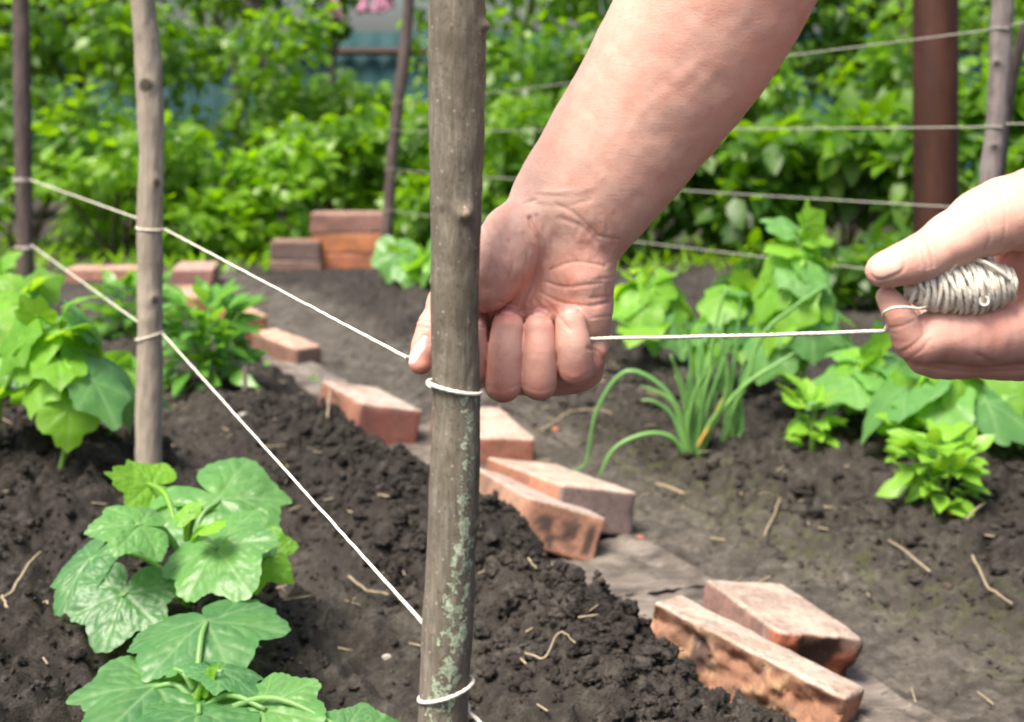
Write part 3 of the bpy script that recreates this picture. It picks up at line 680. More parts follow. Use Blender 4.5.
# ================================================================== leaves
def leaf_mesh(A, T, nrm, wr=1.0, droop=.15, side=.12, fold=0.0, seed=0, nth=84, nr=13, lobes=1.0, pucker=.62, teeth=1.0):
    """a lobed cucumber leaf: A where the petiole joins, T its tip (world)"""
    A = np.asarray(A, float); T = np.asarray(T, float); t = T-A; L = np.linalg.norm(t); t /= L
    n = np.asarray(nrm, float); n = n - t*(n@t); n /= np.linalg.norm(n); s = np.cross(n, t)
    r_ = np.random.default_rng(seed)
    th = np.linspace(-np.pi, np.pi, nth, endpoint=False)
    ang = np.radians([0, 7, 18, 34, 47, 56, 66, 84, 100, 112, 128, 145, 160, 172, 180])
    rad = np.array([1.0, .93, .83, .74-.07*lobes, .79, .87, .80, .70-.06*lobes, .73, .78, .70, .64, .55, .36, .06])
    rad = rad*(1+.05*r_.normal(size=len(rad)))
    def prof(a):
        return np.interp(a, ang, rad)
    ro = sum(prof(np.abs(th+d)) for d in np.radians([-3, -1, 0, 1, 3]))/5
    ro = ro*(1+teeth*.030*(np.abs(np.sin(th*17+seed))-.4)*(np.abs(th) < 2.9) + .02*noise3(th*5, seed, 0, 3))
    rho = np.linspace(0, 1, nr+1)[1:]**.85
    RR = rho[:, None]*ro[None]; TH = np.broadcast_to(th, RR.shape)
    u, v = RR*np.cos(TH), RR*np.sin(TH)*wr
    vein = np.zeros_like(u); ridge = np.zeros_like(u)
    for va, w in ((0, 1), (.95, .85), (-.95, .85), (1.95, .8), (-1.95, .8)):
        ca, sa = math.cos(va), math.sin(va)
        al = u*ca + v/wr*sa; pe = -u*sa + v/wr*ca
        q = (al > 0)*(1-.35*al)
        vein = np.maximum(vein, w*q*np.exp(-(pe/.020)**2)); ridge = np.maximum(ridge, w*q*np.exp(-(pe/.050)**2))
        for k in range(1, 4):           # secondary veins
            for sg in (-1, 1):
                b0 = .22*k; pe2 = (pe - sg*(al-b0)*.75); q2 = (al > b0)*(al < b0+.3)*(sg*pe > 0)
                vein = np.maximum(vein, .55*q2*np.exp(-(pe2/.014)**2)); ridge = np.maximum(ridge, .5*q2*np.exp(-(pe2/.032)**2))
    z = -.030*ridge*pucker + pucker*.026*fbm(u*5+seed, v*5, seed, 3, 7) + pucker*.016*(1-ridge)*np.abs(noise3(u*9, v*9, seed, 8))
    z = z - droop*np.abs(u)**2*np.sign(u)*np.sign(u) - side*v**2 + fold*np.abs(v) + .05*RR**2*np.sin(TH*3+seed)*.7 + .03*RR**3*np.sin(TH*7+seed*2)
    P = A + L*(u[..., None]*t + v[..., None]*s + z[..., None]*n)
    V = np.concatenate([A[None], P.reshape(-1, 3)]); k = np.arange(nth); k2 = (k+1) % nth
    tri = np.stack([np.zeros(nth, int), 1+k, 1+k2], 1)
    i = np.arange(nr-1)[:, None]*nth + 1
    Q = np.stack([i+k, i+nth+k, i+nth+k2, i+k2], -1).reshape(-1, 4)
    ve = np.concatenate([[1], vein.ravel()])
    return V, [tri, Q], ve
def add_leaf(root, A, T, nrm, mat, hue=.3, name='leaf', petiole=None, inset=0.0, **kw):
    A = np.asarray(A, float); A = A + inset*(np.asarray(T, float)-A)
    kw.setdefault('lobes', .4); V, fs, ve = leaf_mesh(A, T, nrm, **kw)
    mb = MB(); mb.add(V, fs, vein=ve, hue=np.full(len(V), hue)+.15*(fbm(V[:, 0]*30, V[:, 1]*30, V[:, 2]*30, 2, 5)))
    if petiole is not None:
        p0 = np.asarray(petiole, float); A_ = np.asarray(A, float); mid = (p0+A_)/2 + np.array([0, 0, .18])*np.linalg.norm(A_-p0)
        d = (np.asarray(T)-A_); d /= np.linalg.norm(d)
        pv, pf = tube(spline([p0, mid, A_ + d*.004], 12), np.linspace(.0030, .0019, 12)*kw.get('ps', 1) if False else np.linspace(.0030, .0019, 12), 8)
        mb.add(pv, pf, vein=np.full(len(pv), 1.), hue=np.full(len(pv), 1.))
    return mb.build(name, mat, root)
def stem_part(root, P, r0, r1, name='stem', mat=None):
    Q = spline(P, 8*len(P)); V, fs = tube(Q, np.linspace(r0, r1, len(Q)), 9)
    return mesh_obj(name, V, fs, mat or STEM, root)
def UP(x=0, y=0, z=1): return np.array([x, y, z], float)

def hero_plant(base_px, z, label, specs, top, Y0):
    b = ground_at(base_px[0], base_px[1], z); b[2] = float(height(b[0], b[1])) - .012
    root = thing('cucumber_plant', b, label, 'cucumber plant', 'cucumber plants in the left bed')
    P = [b] + [at(x, y, Y) for x, y, Y in top]
    stem_part(root, P, .0042, .0026)
    for sp in specs:
        A = at(*sp['a']); T = at(*sp['t']); add_leaf(root, A, T, sp['n'], sp.get('m', CUKE), sp.get('h', .3), petiole=at(*sp['p']) if 'p' in sp else None, inset=sp.get('i', .26), **{'nth': 190, 'nr': 34, **sp.get('k', {})})
    return root
# second plant from the front: crinkled, two leaves hanging on its left
hero_plant((186, 606), .13, 'crinkled cucumber plant with two leaves hanging on its left side', [
    dict(a=(168, 486, 1.50), t=(103, 476, 1.47), n=(.1, -.55, .7), m=CUKEY, h=.45, p=(182, 548, 1.41), k=dict(wr=.85, droop=-.1, side=.3, seed=3, lobes=.7)),
    dict(a=(160, 526, 1.36), t=(84, 521, 1.33), n=(-.15, -.45, .9), h=.55, p=(184, 560, 1.405), k=dict(wr=.95, droop=.25, side=.25, seed=5)),
    dict(a=(196, 482, 1.47), t=(281, 548, 1.40), n=(.35, -.65, .75), h=.45, p=(187, 555, 1.41), k=dict(wr=.92, droop=.25, side=.15, seed=8, lobes=.7)),
    dict(a=(170, 505, 1.44), t=(196, 492, 1.53), n=(-.1, -.5, .8), h=.6, p=(184, 556, 1.41), k=dict(wr=1.0, droop=.1, side=.2, seed=10)),
    dict(a=(205, 534, 1.385), t=(246, 584, 1.30), n=(-.1, -.62, .75), h=.5, p=(188, 562, 1.40), k=dict(wr=.95, droop=.15, side=.15, seed=12, lobes=.7)),
    dict(a=(250, 545, 1.42), t=(292, 580, 1.40), n=(.2, -.8, .4), m=CUKEY, h=.2, p=(190, 566, 1.41), k=dict(wr=1.0, droop=.3, side=.2, seed=14)),
    dict(a=(105, 541, 1.40), t=(50, 606, 1.34), n=(-.45, -.65, .55), h=.0, p=(181, 585, 1.41), k=dict(wr=.72, droop=.25, side=.25, seed=16, lobes=.5)),
    dict(a=(131, 573, 1.36), t=(101, 650, 1.30), n=(-.05, -.85, .45), h=.05, p=(182, 590, 1.40), k=dict(wr=1.12, droop=.12, side=.12, seed=19, lobes=.6)),
    dict(a=(179, 520, 1.39), t=(205, 498, 1.40), n=(-.5, -.7, .3), m=CUKEY, h=.6, p=(186, 558, 1.41), k=dict(wr=.55, droop=.2, side=.3, seed=22)),
    dict(a=(148, 598, 1.35), t=(122, 594, 1.345), n=(0, -.5, .8), m=CUKEY, h=.9, p=(180, 600, 1.40), k=dict(wr=.7, droop=.1, side=.2, seed=24)),
    dict(a=(202, 528, 1.36), t=(222, 522, 1.33), n=(0, -.4, .8), m=CUKEY, h=.8, p=(188, 560, 1.40), k=dict(wr=.6, droop=.3, side=.3, seed=26)),
], [(187, 585, 1.41), (188, 560, 1.41), (190, 530, 1.41), (197, 508, 1.40)], 1.41)
# nearest plant
hero_plant((205, 735), .13, 'nearest cucumber plant with broad grey green leaves along the bottom edge', [
    dict(i=.1, a=(203, 616, 1.265), t=(231, 659, 1.19), n=(.10, -.45, .9), h=.12, p=(196, 690, 1.19), k=dict(wr=1.15, droop=.22, side=.10, fold=-.10, seed=31, lobes=.1)),
    dict(i=.05, a=(160, 682, 1.20), t=(92, 738, 1.12), n=(-.1, -.45, .92), h=.12, p=(193, 700, 1.185), k=dict(wr=1.0, droop=.12, side=.12, seed=33, lobes=.2)),
    dict(i=.1, a=(255, 708, 1.15), t=(322, 715, 1.12), n=(.0, -.45, .88), h=.5, p=(198, 712, 1.18), k=dict(wr=.95, droop=.15, side=.15, seed=35)),
    dict(a=(322, 738, 1.12), t=(402, 716, 1.14), n=(.0, -.45, .88), h=.25, p=(200, 722, 1.17), k=dict(wr=.75, droop=.15, side=.15, seed=37)),
    dict(a=(206, 700, 1.17), t=(180, 748, 1.06), n=(0, -.3, .95), h=.15, p=(198, 715, 1.17), k=dict(wr=.8, droop=.2, side=.1, seed=39)),
    dict(a=(205, 662, 1.20), t=(262, 690, 1.16), n=(-.2, .2, .8), h=.0, p=(195, 695, 1.185), k=dict(wr=.7, droop=.2, side=.3, seed=41)),
    dict(a=(201, 690, 1.18), t=(216, 664, 1.17), n=(-.6, -.6, .2), m=CUKEY, h=.2, p=(196, 700, 1.18), k=dict(wr=.5, droop=.1, side=.4, seed=43)),
    dict(a=(178, 672, 1.19), t=(170, 664, 1.21), n=(0, -.4, .9), h=.3, p=(194, 690, 1.185), k=dict(wr=.8, seed=45)),
], [(197, 722, 1.185), (196, 710, 1.185), (195, 695, 1.185), (194, 682, 1.19)], 1.18)

def cuke_plant(name, b, hgt, nleaf, size, label, seed, mats=(CUKE, CUKEY), spread=.8, group=None, hue=(.0, .7), lean=(0, 0), bright=.4, cat='cucumber plant', zlo=.25):
    r = np.random.default_rng(seed)
    b = np.array([b[0], b[1], float(height(b[0], b[1]))-.012])
    root = thing(name, b, label, cat, group)
    top = b + np.array([lean[0], lean[1], hgt*.86])
    P = [b, b*.65+top*.35 + np.array([.012, 0, 0]), b*.35+top*.65 - np.array([.01, 0, 0]), top]
    Q = spline(P, 40); stem_part(root, P, .0045, .002)
    a0 = r.uniform(0, 6.28)
    for i in range(nleaf):
        f = (i+.5)/nleaf; h = zlo + (1-zlo)*f
        p0 = Q[int(min(39, h*39))]
        a = a0 + i*2.4 + r.normal()*.35
        out = np.array([math.cos(a), math.sin(a), 0])
        sz = size*(1.05-.55*f**2.5)*r.uniform(.85, 1.15)
        pl = size*spread*(1.35-.85*f)*r.uniform(.8, 1.25)
        A = p0 + out*pl*.72 + UP(0, 0, pl*r.uniform(.45, 1.0))
        tilt = r.uniform(-1.15, -.25) if f < .8 else r.uniform(-.3, .9)
        T = A + sz*(out*math.cos(tilt) + UP(0, 0, math.sin(tilt)))
        n = UP(0, -.2, .75) + out*r.uniform(.3, 1.0) + r.normal(size=3)*.18
        young = r.uniform() < bright*(.5+f)
        add_leaf(root, A, T, n, mats[1] if young else mats[0], r.uniform(*hue), petiole=p0, lobes=.42, wr=r.uniform(.82, 1.0), droop=r.uniform(.1, .35), side=r.uniform(.1, .3), seed=seed*50+i, nth=60, nr=8)
    return root
G = 'cucumber plants in the left bed'
cuke_plant('cucumber_plant', ground_at(60, 474, .13), .245, 21, .064, 'tall leafy cucumber plant touching the bowed stake from the left', 61, group=G, bright=.55, spread=.9)
cuke_plant('cucumber_plant', ground_at(104, 446, .12), .135, 13, .066, 'lower cucumber plant filling the gap just left of the bowed stake', 65, group=G, bright=.45)
cuke_plant('cucumber_plant', ground_at(-8, 452, .13), .25, 19, .068, 'cucumber plant cut off by the left edge in front of the dark stake', 62, group=G, bright=.55)
cuke_plant('cucumber_plant', ground_at(26, 404, .13), .215, 20, .068, 'cucumber plant behind the tall leafy one beside the bowed stake', 63, group=G, bright=.6)
cuke_plant('cucumber_plant', ground_at(-12, 352, .12), .185, 17, .085, 'far bright cucumber plant at the foot of the dark stake', 64, group=G, bright=.7)
# right bed
G2 = 'cucumber plants in the right bed'
cuke_plant('cucumber_plant', ground_at(796, 428, .05), .42, 27, .078, 'tallest cucumber plant of the right bed standing behind the chives', 71, group=G2, bright=.55, hue=(.3, 1), lean=(0.01, 0), spread=.75)
cuke_plant('cucumber_plant', ground_at(652, 376, .05), .245, 19, .082, 'pale green cucumber plant just right of the fist', 72, group=G2, bright=.75, hue=(.4, 1))
cuke_plant('cucumber_plant', ground_at(738, 402, .05), .23, 17, .082, 'low cucumber plant hidden between the chives and the tallest cucumber', 73, group=G2, bright=.4, hue=(.2, .8))
cuke_plant('cucumber_plant', ground_at(876, 446, .05), .17, 11, .092, 'cucumber plant with a pointed hanging leaf below the hand with the twine', 74, group=G2, bright=.3, hue=(.4, 1))
cuke_plant('cucumber_plant', ground_at(945, 470, .05), .15, 11, .092, 'low cucumber plant beside the foot of the knotted stake', 75, group=G2, bright=.3, hue=(.4, 1))
cuke_plant('cucumber_plant', ground_at(1018, 462, .05), .16, 8, .10, 'cucumber plant half outside the right edge', 76, group=G2, bright=.6, hue=(.3, 1))
cuke_plant('cucumber_plant', ground_at(405, 300, .05), .085, 13, .085, 'far cucumber plant beside the brick pile left of the front stake', 77, group=G2, bright=.7, hue=(.3, 1))
cuke_plant('cucumber_plant', ground_at(452, 304, .05), .12, 9, .10, 'far cucumber plant hidden behind the front stake', 78, group=G2, bright=.6, hue=(.3, 1))

# ---- leaf clouds: many small leaves in one mesh
def leaf_cloud(Pc, tip, nrm, size, wr=.6, bend=.18, rows=5):
    n = len(Pc); us = np.linspace(0, 1, rows); w = np.sin(np.pi*np.clip(us, .0, 1)**.8)**.9*.5*wr; w[0] = .03; w[-1] = .01
    g = []
    for i, u in enumerate(us):
        for sgn in (-1, 0, 1): g.append((u, sgn*w[i], -bend*u*u + .18*abs(sgn)*w[i]))
    g = np.array(g)
    t = tip/np.linalg.norm(tip, axis=1)[:, None]; m = nrm - t*np.sum(nrm*t, 1)[:, None]; m /= np.linalg.norm(m, axis=1)[:, None]+1e-9; s = np.cross(m, t)
    V = Pc[:, None] + size[:, None, None]*(g[None, :, 0:1]*t[:, None] + g[None, :, 1:2]*s[:, None] + g[None, :, 2:3]*m[:, None])
    q = []
    for i in range(rows-1):
        for j in range(2): q.append((i*3+j, i*3+j+1, i*3+j+4, i*3+j+3))
    Fq = (np.array(q)[None] + (np.arange(n)*len(g))[:, None, None]).reshape(-1, 4)
    ve = np.tile((np.abs(g[:, 1]) < 1e-6)*.55, n)
    return V.reshape(-1, 3), Fq, ve, len(g)
def pepper_plant(base, hgt, rad, n, label, seed, size=.05, hue=(.1, .9), name='pepper_plant', cat='pepper plant', group=None, wr=.42, mat=None):
    r = np.random.default_rng(seed); b = np.array([base[0], base[1], float(height(base[0], base[1]))-.01])
    root = thing(name, b, label, cat, group); mb = MB()
    k = max(4, n//16)
    for i in range(k):
        a = r.uniform(0, 6.28); rr = rad*.7*math.sqrt(r.uniform()); top = b + np.array([rr*math.cos(a), rr*math.sin(a), hgt*r.uniform(.55, .95)])
        mid = (b+top)/2 + np.array([0, 0, .1*hgt]); pts = spline([b + np.array([.004*math.cos(a), .004*math.sin(a), 0]), mid, top], 10)
        V, fs = tube(pts, np.linspace(.0030, .0014, 10), 6); mb.add(V, fs)
    mb.build('stem', STEM, root)
    a = r.uniform(0, 6.28, n); u = r.uniform(0, 1, n)**.6; h = r.uniform(.12, 1, n); rr = rad*u*np.sqrt(np.clip(1.1-(h-.55)**2*2.2, .1, 1))
    out = np.stack([np.cos(a), np.sin(a), np.zeros(n)], 1)
    Pc = b + out*rr[:, None]*.8 + np.stack([0*h, 0*h, h*hgt], 1)
    tip = out*r.uniform(.5, 1, (n, 1)) + np.stack([0*h, 0*h, .1+.75*(h-.3)+.3*r.normal(size=n)], 1)
    nr = np.array([0, -.2, 1.]) + .35*r.normal(size=(n, 3)) - out*.35
    sz = size*r.uniform(.6, 1.15, n)
    V, Fq, ve, m = leaf_cloud(Pc, tip, nr, sz, wr, .25, 7)
    mesh_obj('foliage', V, [Fq], mat or PEPPER, root, attrs={'vein': ve, 'hue': np.repeat(r.uniform(*hue, n), m)})
    return root
G3 = 'bushy young plants'
pepper_plant(ground_at(207, 392, .07), .185, .092, 190, 'bushy pepper plant with narrow shiny leaves right of the bowed stake', 81, .058, (.2, .9), group=G3, wr=.5)
pepper_plant(ground_at(132, 335, .07), .15, .10, 150, 'smaller pepper plant behind the bowed stake', 82, .06, (.2, .9), group=G3)
pepper_plant(ground_at(940, 512, .05), .095, .062, 110, 'low bright green seedling clump on the right bed', 83, .042, (.7, 1.2), 'flower_seedling', 'seedling', 'seedlings on the right bed', .62, SEED)
pepper_plant(ground_at(912, 478, .05), .07, .028, 40, 'small leafy seedling left of the bright green clump', 85, .042, (.7, 1.2), 'flower_seedling', 'seedling', 'seedlings on the right bed', .62, SEED)
pepper_plant(ground_at(812, 458, .05), .105, .032, 34, 'small upright yellow green seedling between chives and hanging leaf', 84, .048, (.8, 1.2), 'flower_seedling', 'seedling', 'seedlings on the right bed', .6, SEED)
pepper_plant(ground_at(690, 606, .012), .012, .016, 9, 'tiny weed on the plank beside the broken brick', 86, .018, (.4, 1), 'weed', 'weed', 'small weeds on the path', .6)
pepper_plant(ground_at(262, 384, .0), .02, .02, 12, 'tiny weed by the narrow brick on edge', 87, .022, (.4, 1), 'weed', 'weed', 'small weeds on the path', .6)
pepper_plant(ground_at(306, 385, .0), .02, .03, 14, 'small weed between the narrow brick and the dark red brick', 88, .022, (.4, 1), 'weed', 'weed', 'small weeds on the path', .6)
# chives / onion clump
def chives():
    c = ground_at(692, 455, .05); c[2] = float(height(c[0], c[1]))
    root = thing('chive_clump', c, 'clump of long tubular chives in front of the tallest cucumber', 'chives')
    Y = c[1]
    sp = [[(690, 455), (683, 420), (660, 385), (625, 372), (597, 410), (586, 462), (572, 470)], [(688, 455), (672, 438), (646, 434), (615, 448), (598, 478)], [(688, 455), (680, 420), (668, 398), (640, 385)],
          [(692, 455), (692, 400), (690, 350), (683, 315)], [(695, 455), (700, 400), (702, 350), (698, 322)], [(697, 455), (708, 405), (724, 360), (727, 345), (716, 338)], [(698, 455), (706, 430), (722, 405), (728, 375), (722, 340)],
          [(690, 455), (686, 410), (676, 370), (672, 355)], [(694, 455), (697, 410), (709, 375), (712, 345), (722, 300), (733, 284)], [(700, 452), (716, 420), (745, 385), (780, 362), (795, 352)], [(722, 440), (732, 380), (738, 330), (741, 292)],
          [(726, 442), (727, 400), (721, 350), (724, 310)], [(738, 445), (742, 425), (741, 400), (738, 372)], [(736, 400), (760, 340), (790, 310), (828, 284)], [(693, 455), (688, 430), (694, 395), (706, 372)],
          [(689, 455), (674, 418), (655, 402), (640, 400)], [(696, 455), (712, 425), (716, 395), (714, 370)], [(724, 440), (735, 405), (748, 380), (760, 330)]]
    r = np.random.default_rng(5)
    for i in range(12):
        x0 = r.uniform(684, 704) if i % 3 else r.uniform(720, 738); dx = r.normal()*22; hh = r.uniform(75, 150); sp.append([(x0, 453 if i % 3 else 444), (x0+dx*.2, 453-hh*.4), (x0+dx*.55, 453-hh*.75), (x0+dx, 453-hh)])
    for i, s in enumerate(sp):
        dy = r.uniform(-.05, .05); P = np.array([at(x, y, Y + dy*(k/(len(s)-1)) + (0.02 if s[0][0] > 715 else 0)) for k, (x, y) in enumerate(s)])
        P[0, 2] -= .01
        Q = spline(P, 40); Q[:, 2] = np.maximum(Q[:, 2], height(Q[:, 0], Q[:, 1])+.003)
        if s[0][1] < 450: Q = np.concatenate([np.array([[Q[0, 0]+.0, Q[0, 1], float(height(Q[0, 0], Q[0, 1]))-.01]]), Q])
        rr = np.interp(np.linspace(0, 1, len(Q)), [0, .15, .5, .9, 1], [.0042, .0042, .0038, .0022, .0007])
        V, fs = tube(Q, rr, 9)
        mesh_obj('leaf', V, fs, ONION, root, attrs={'vein': np.zeros(len(V)), 'hue': np.full(len(V), r.uniform(0, .8))})
    P = np.array([at(x, y, Y-.015) for x, y in ((698, 446), (704, 435), (713, 420), (720, 404), (724, 396))])
    V, fs = tube(spline(P, 30), np.interp(np.linspace(0, 1, 30), [0, .5, 1], [.0028, .0032, .0012]), 8)
    tag(mesh_obj('leaf', V, fs, mat_plain('withered_leaf', (.50, .30, .06), .6, 60, .4, .3), root), 'withered orange leaf')
chives()

# ================================================================== hedge, trees and fence behind
def bush(px, Y, w, h, n, label, seed, size=.085, hue=(.1, .7), name='shrub', cat='shrub', group='shrubs behind the garden beds', z0=.02, depth=None, wr=.62, stems=6, mat=None, x=None, trunk=None, blobs=9, group_hue=.25):
    r = np.random.default_rng(seed); x = (px-512)/F*Y if x is None else x; d = depth or w*.8
    b = np.array([x, Y, 0.0]); root = thing(name, b, label, cat, group)
    if name != 'raspberry_bush' and name != 'low_herb': size *= .80; n = int(n*1.45)
    cs = np.stack([r.uniform(-.5, .5, blobs)*w*.75, r.uniform(-.5, .5, blobs)*d*.75, z0 + (h-z0)*r.uniform(.18, .86, blobs)], 1)
    rs = np.stack([w*r.uniform(.14, .29, blobs), d*r.uniform(.14, .29, blobs), (h-z0)*r.uniform(.10, .20, blobs)], 1)
    k = r.integers(0, blobs, n); dirs = r.normal(size=(n, 3)); dirs /= np.linalg.norm(dirs, axis=1)[:, None]
    Pc = cs[k] + dirs*rs[k]*(r.uniform(.15, 1, n)**.45)[:, None]
    Pc[:, 2] = np.clip(Pc[:, 2], z0+.01, None); Pc += b
    tip = dirs*.7 + r.normal(size=(n, 3))*.55 + np.array([0, -.1, -.35]); nr = dirs*.5 + np.array([0, -.25, .9]) + r.normal(size=(n, 3))*.35
    sz = size*r.uniform(.6, 1.3, n)
    V, Fq, ve, m = leaf_cloud(Pc, tip, nr, sz, wr, .2, 5)
    n0 = n; hb = r.uniform(-group_hue, group_hue, blobs)[k]
    mesh_obj('crown' if trunk else 'foliage', V, [Fq], mat or BUSHM, root, attrs={'vein': ve, 'hue': np.repeat(np.clip(r.uniform(*hue, n)+hb, -.25, 1.5), m)})
    mb = MB()
    if trunk:
        tr = trunk; top = b + np.array([.15*r.normal(), 0, h*.85]); Q = spline([b - UP(0, 0, .1), b + np.array([.04*r.normal(), 0, h*.3]), b*.4+top*.6 + np.array([.06*r.normal(), 0, 0]), top], 30)
        mb.add(*tube(Q, np.linspace(tr, tr*.3, 30), 10))
        for i in range(6):
            j = int(r.integers(12, 28)); e = Q[j] + np.array([r.normal()*w*.28, r.normal()*d*.2, h*.16]); mb.add(*tube(spline([Q[j], (Q[j]+e)/2 + UP(0, 0, -.03), e], 8), np.linspace(tr*.45, tr*.12, 8), 7))
        A = {'knot': np.zeros(mb.n), 'lichen': np.zeros(mb.n)}
        mesh_obj('trunk', np.concatenate(mb.V), [np.concatenate(f) for f in mb.F.values()], TRUNK, root, attrs=A)
    else:
        for i in range(stems):
            e = cs[i % blobs] + b; s0 = b + np.array([.02*r.normal(), .02*r.normal(), -.03]); mb.add(*tube(spline([s0, (s0+e)/2 + np.array([.04*r.normal(), 0, .05]), e], 10), np.linspace(.010, .004, 10), 6))
        mesh_obj('stem', np.concatenate(mb.V), [np.concatenate(f) for f in mb.F.values()], TWIG, root)
    return root
bush(20, 6.0, .95, .78, 760, 'dense green shrub behind the dark stake at the left edge', 101, .085, (.1, .55))
bush(118, 5.7, .80, .60, 620, 'low shrub between the dark stake and the bowed stake', 102, .085, (.5, 1.0))
bush(205, 5.75, .62, .50, 620, 'pale yellow green currant bush just right of the bowed stake', 103, .080, (.9, 1.5))
bush(268, 5.95, .58, .52, 520, 'bright low bush left of the far brick pile', 104, .080, (.8, 1.3))
bush(345, 6.5, .80, .70, 700, 'green shrub right behind the far brick pile', 105, .085, (.2, .7))
bush(462, 6.3, .75, .75, 640, 'shrub seen on both sides of the front stake', 106, .09, (.2, .75))
bush(560, 6.0, .70, .70, 620, 'dark shrub directly behind the wrist', 107, .095, (.0, .5))
bush(650, 5.7, .75, .66, 700, 'dark raspberry bush below the forearm', 108, .10, (-.1, .45), name='raspberry_bush', cat='raspberry bush')
bush(745, 5.6, .80, .74, 800, 'leafy raspberry bush between forearm and rusty post', 109, .105, (.0, .55), name='raspberry_bush', cat='raspberry bush')
bush(845, 5.5, .70, .70, 700, 'raspberry bush left of the rusty post', 110, .105, (-.1, .5), name='raspberry_bush', cat='raspberry bush')
bush(965, 5.2, .70, .78, 640, 'raspberry bush seen between the rusty post and the knotted stake', 111, .095, (.1, .7), name='raspberry_bush', cat='raspberry bush')
bush(1080, 5.0, .75, .85, 560, 'shrub at the right edge beyond the thin crooked stick', 112, .09, (.2, .8))
bush(800, 4.2, .40, .24, 260, 'low grey green herb beyond the tallest cucumber', 113, .06, (-.1, .3), name='low_herb', cat='herb')
bush(880, 4.3, .45, .26, 300, 'low dark herb in front of the rusty post', 114, .07, (-.1, .4), name='low_herb', cat='herb')
bush(1030, 4.0, .40, .45, 280, 'pale flowering herb behind the hand with the twine', 115, .055, (.5, 1.2), name='low_herb', cat='herb')
# second rank
for i, (px, Y, w, h, hue, lab) in enumerate((
        (-30, 7.6, 1.4, 1.5, (.0, .5), 'tall shrub at the far left edge of the hedge'), (95, 7.7, 1.3, 1.45, (.1, .6), 'tall shrub behind the bowed stake'), (215, 7.8, 1.3, 1.25, (.1, .6), 'tall shrub above the pale currant bush'),
        (318, 7.9, 1.0, .82, (.2, .7), 'mid green shrub in front of the teal fence'), (428, 8.2, 0.9, .74, (.2, .8), 'shrub below the sky gap beside the front stake'), (520, 7.8, 1.1, 1.15, (.3, .8), 'bright shrub between front stake and forearm'),
        (640, 7.7, 1.2, 1.3, (.0, .5), 'shrub hidden behind the forearm'), (745, 7.5, 1.0, 1.0, (.1, .6), 'shrub behind the raspberries with teal fence showing through'), (850, 7.6, .9, .92, (.0, .5), 'dark shrub with trunk gaps left of the rusty post'),
        (985, 7.2, 1.2, 1.35, (.2, .8), 'green shrub behind the knotted stake'), (1110, 7.0, 1.2, 1.5, (.2, .8), 'shrub outside the right edge of the hedge'))):
    bush(px, Y, w, h, 820, lab, 130+i, .10, hue, depth=.8, blobs=11)
# trees
for i, (px, Y, w, h, n, hue, tr, lab, *zz) in enumerate((
        (268, 8.9, .8, 2.4, 330, (.1, .6), .034, 'thin dark sapling trunk rising above the currant bush', 1.22),
        (-40, 10.2, 2.3, 3.0, 1900, (-.1, .45), .07, 'tree filling the top left corner'), (92, 10.8, 2.0, 2.9, 1700, (.0, .5), .05, 'tree whose crown hangs behind the bowed stake'), (235, 9.6, 1.15, 2.7, 1300, (.0, .55), .042, 'bushy young tree between bowed stake and lilac'),
        (520, 9.2, 1.35, 2.6, 900, (.25, .85), .040, 'slim tree seen between front stake and forearm'), (655, 10.5, 2.2, 3.0, 1700, (.1, .6), .06, 'tree behind the forearm'),
        (838, 10.2, 1.8, 2.8, 1600, (-.1, .45), .07, 'dark tree left of the rusty post'), (905, 9.0, 1.2, 3.2, 700, (.0, .5), .085, 'thick grey trunk tree just left of the rusty post', 1.32), (1010, 9.8, 1.8, 2.8, 1600, (.15, .7), .06, 'light green tree behind the knotted stake'))):
    bush(px, Y, w, h, int(n*(1 if zz else 1.5)), lab, 160+i, .12, hue, name='garden_tree', cat='tree', group='trees behind the hedge', z0=zz[0] if zz else .45, depth=1.2, trunk=tr, blobs=20)
LILAC = mat_plain('lilac_bloom', (.62, .30, .44), .7, 60, .3, .2)
def lilac():
    root = bush(328, 11.0, .55, 1.75, 420, 'lilac bush with pink blossoms in front of the teal fence', 180, .10, (.1, .6), name='lilac_bush', cat='lilac', group=None, z0=1.05, depth=.5, trunk=.04, blobs=9)
    r = np.random.default_rng(4)
    for i in range(11):
        c = at(r.uniform(325, 392), r.uniform(-22, 20), 10.6 + r.uniform(-.1, .2)); mb = MB()
        n = 60; hgt = r.uniform(0, 1, n); a = r.uniform(0, 6.28, n); rr = .045*(1-hgt*.8)
        cc = c + np.stack([rr*np.cos(a), rr*np.sin(a), hgt*.13-.05], 1)
        V = (IV1[None]*.014*r.uniform(.7, 1.2, (n, 1, 1)) + cc[:, None]).reshape(-1, 3)
        mesh_obj('blossom', V, [(IF1[None] + (np.arange(n)*len(IV1))[:, None, None]).reshape(-1, 3)], LILAC, root)
lilac()
TEAL = mat_plain('teal_paint', (.002, .050, .058), .75, 8, .35, .05, .4)
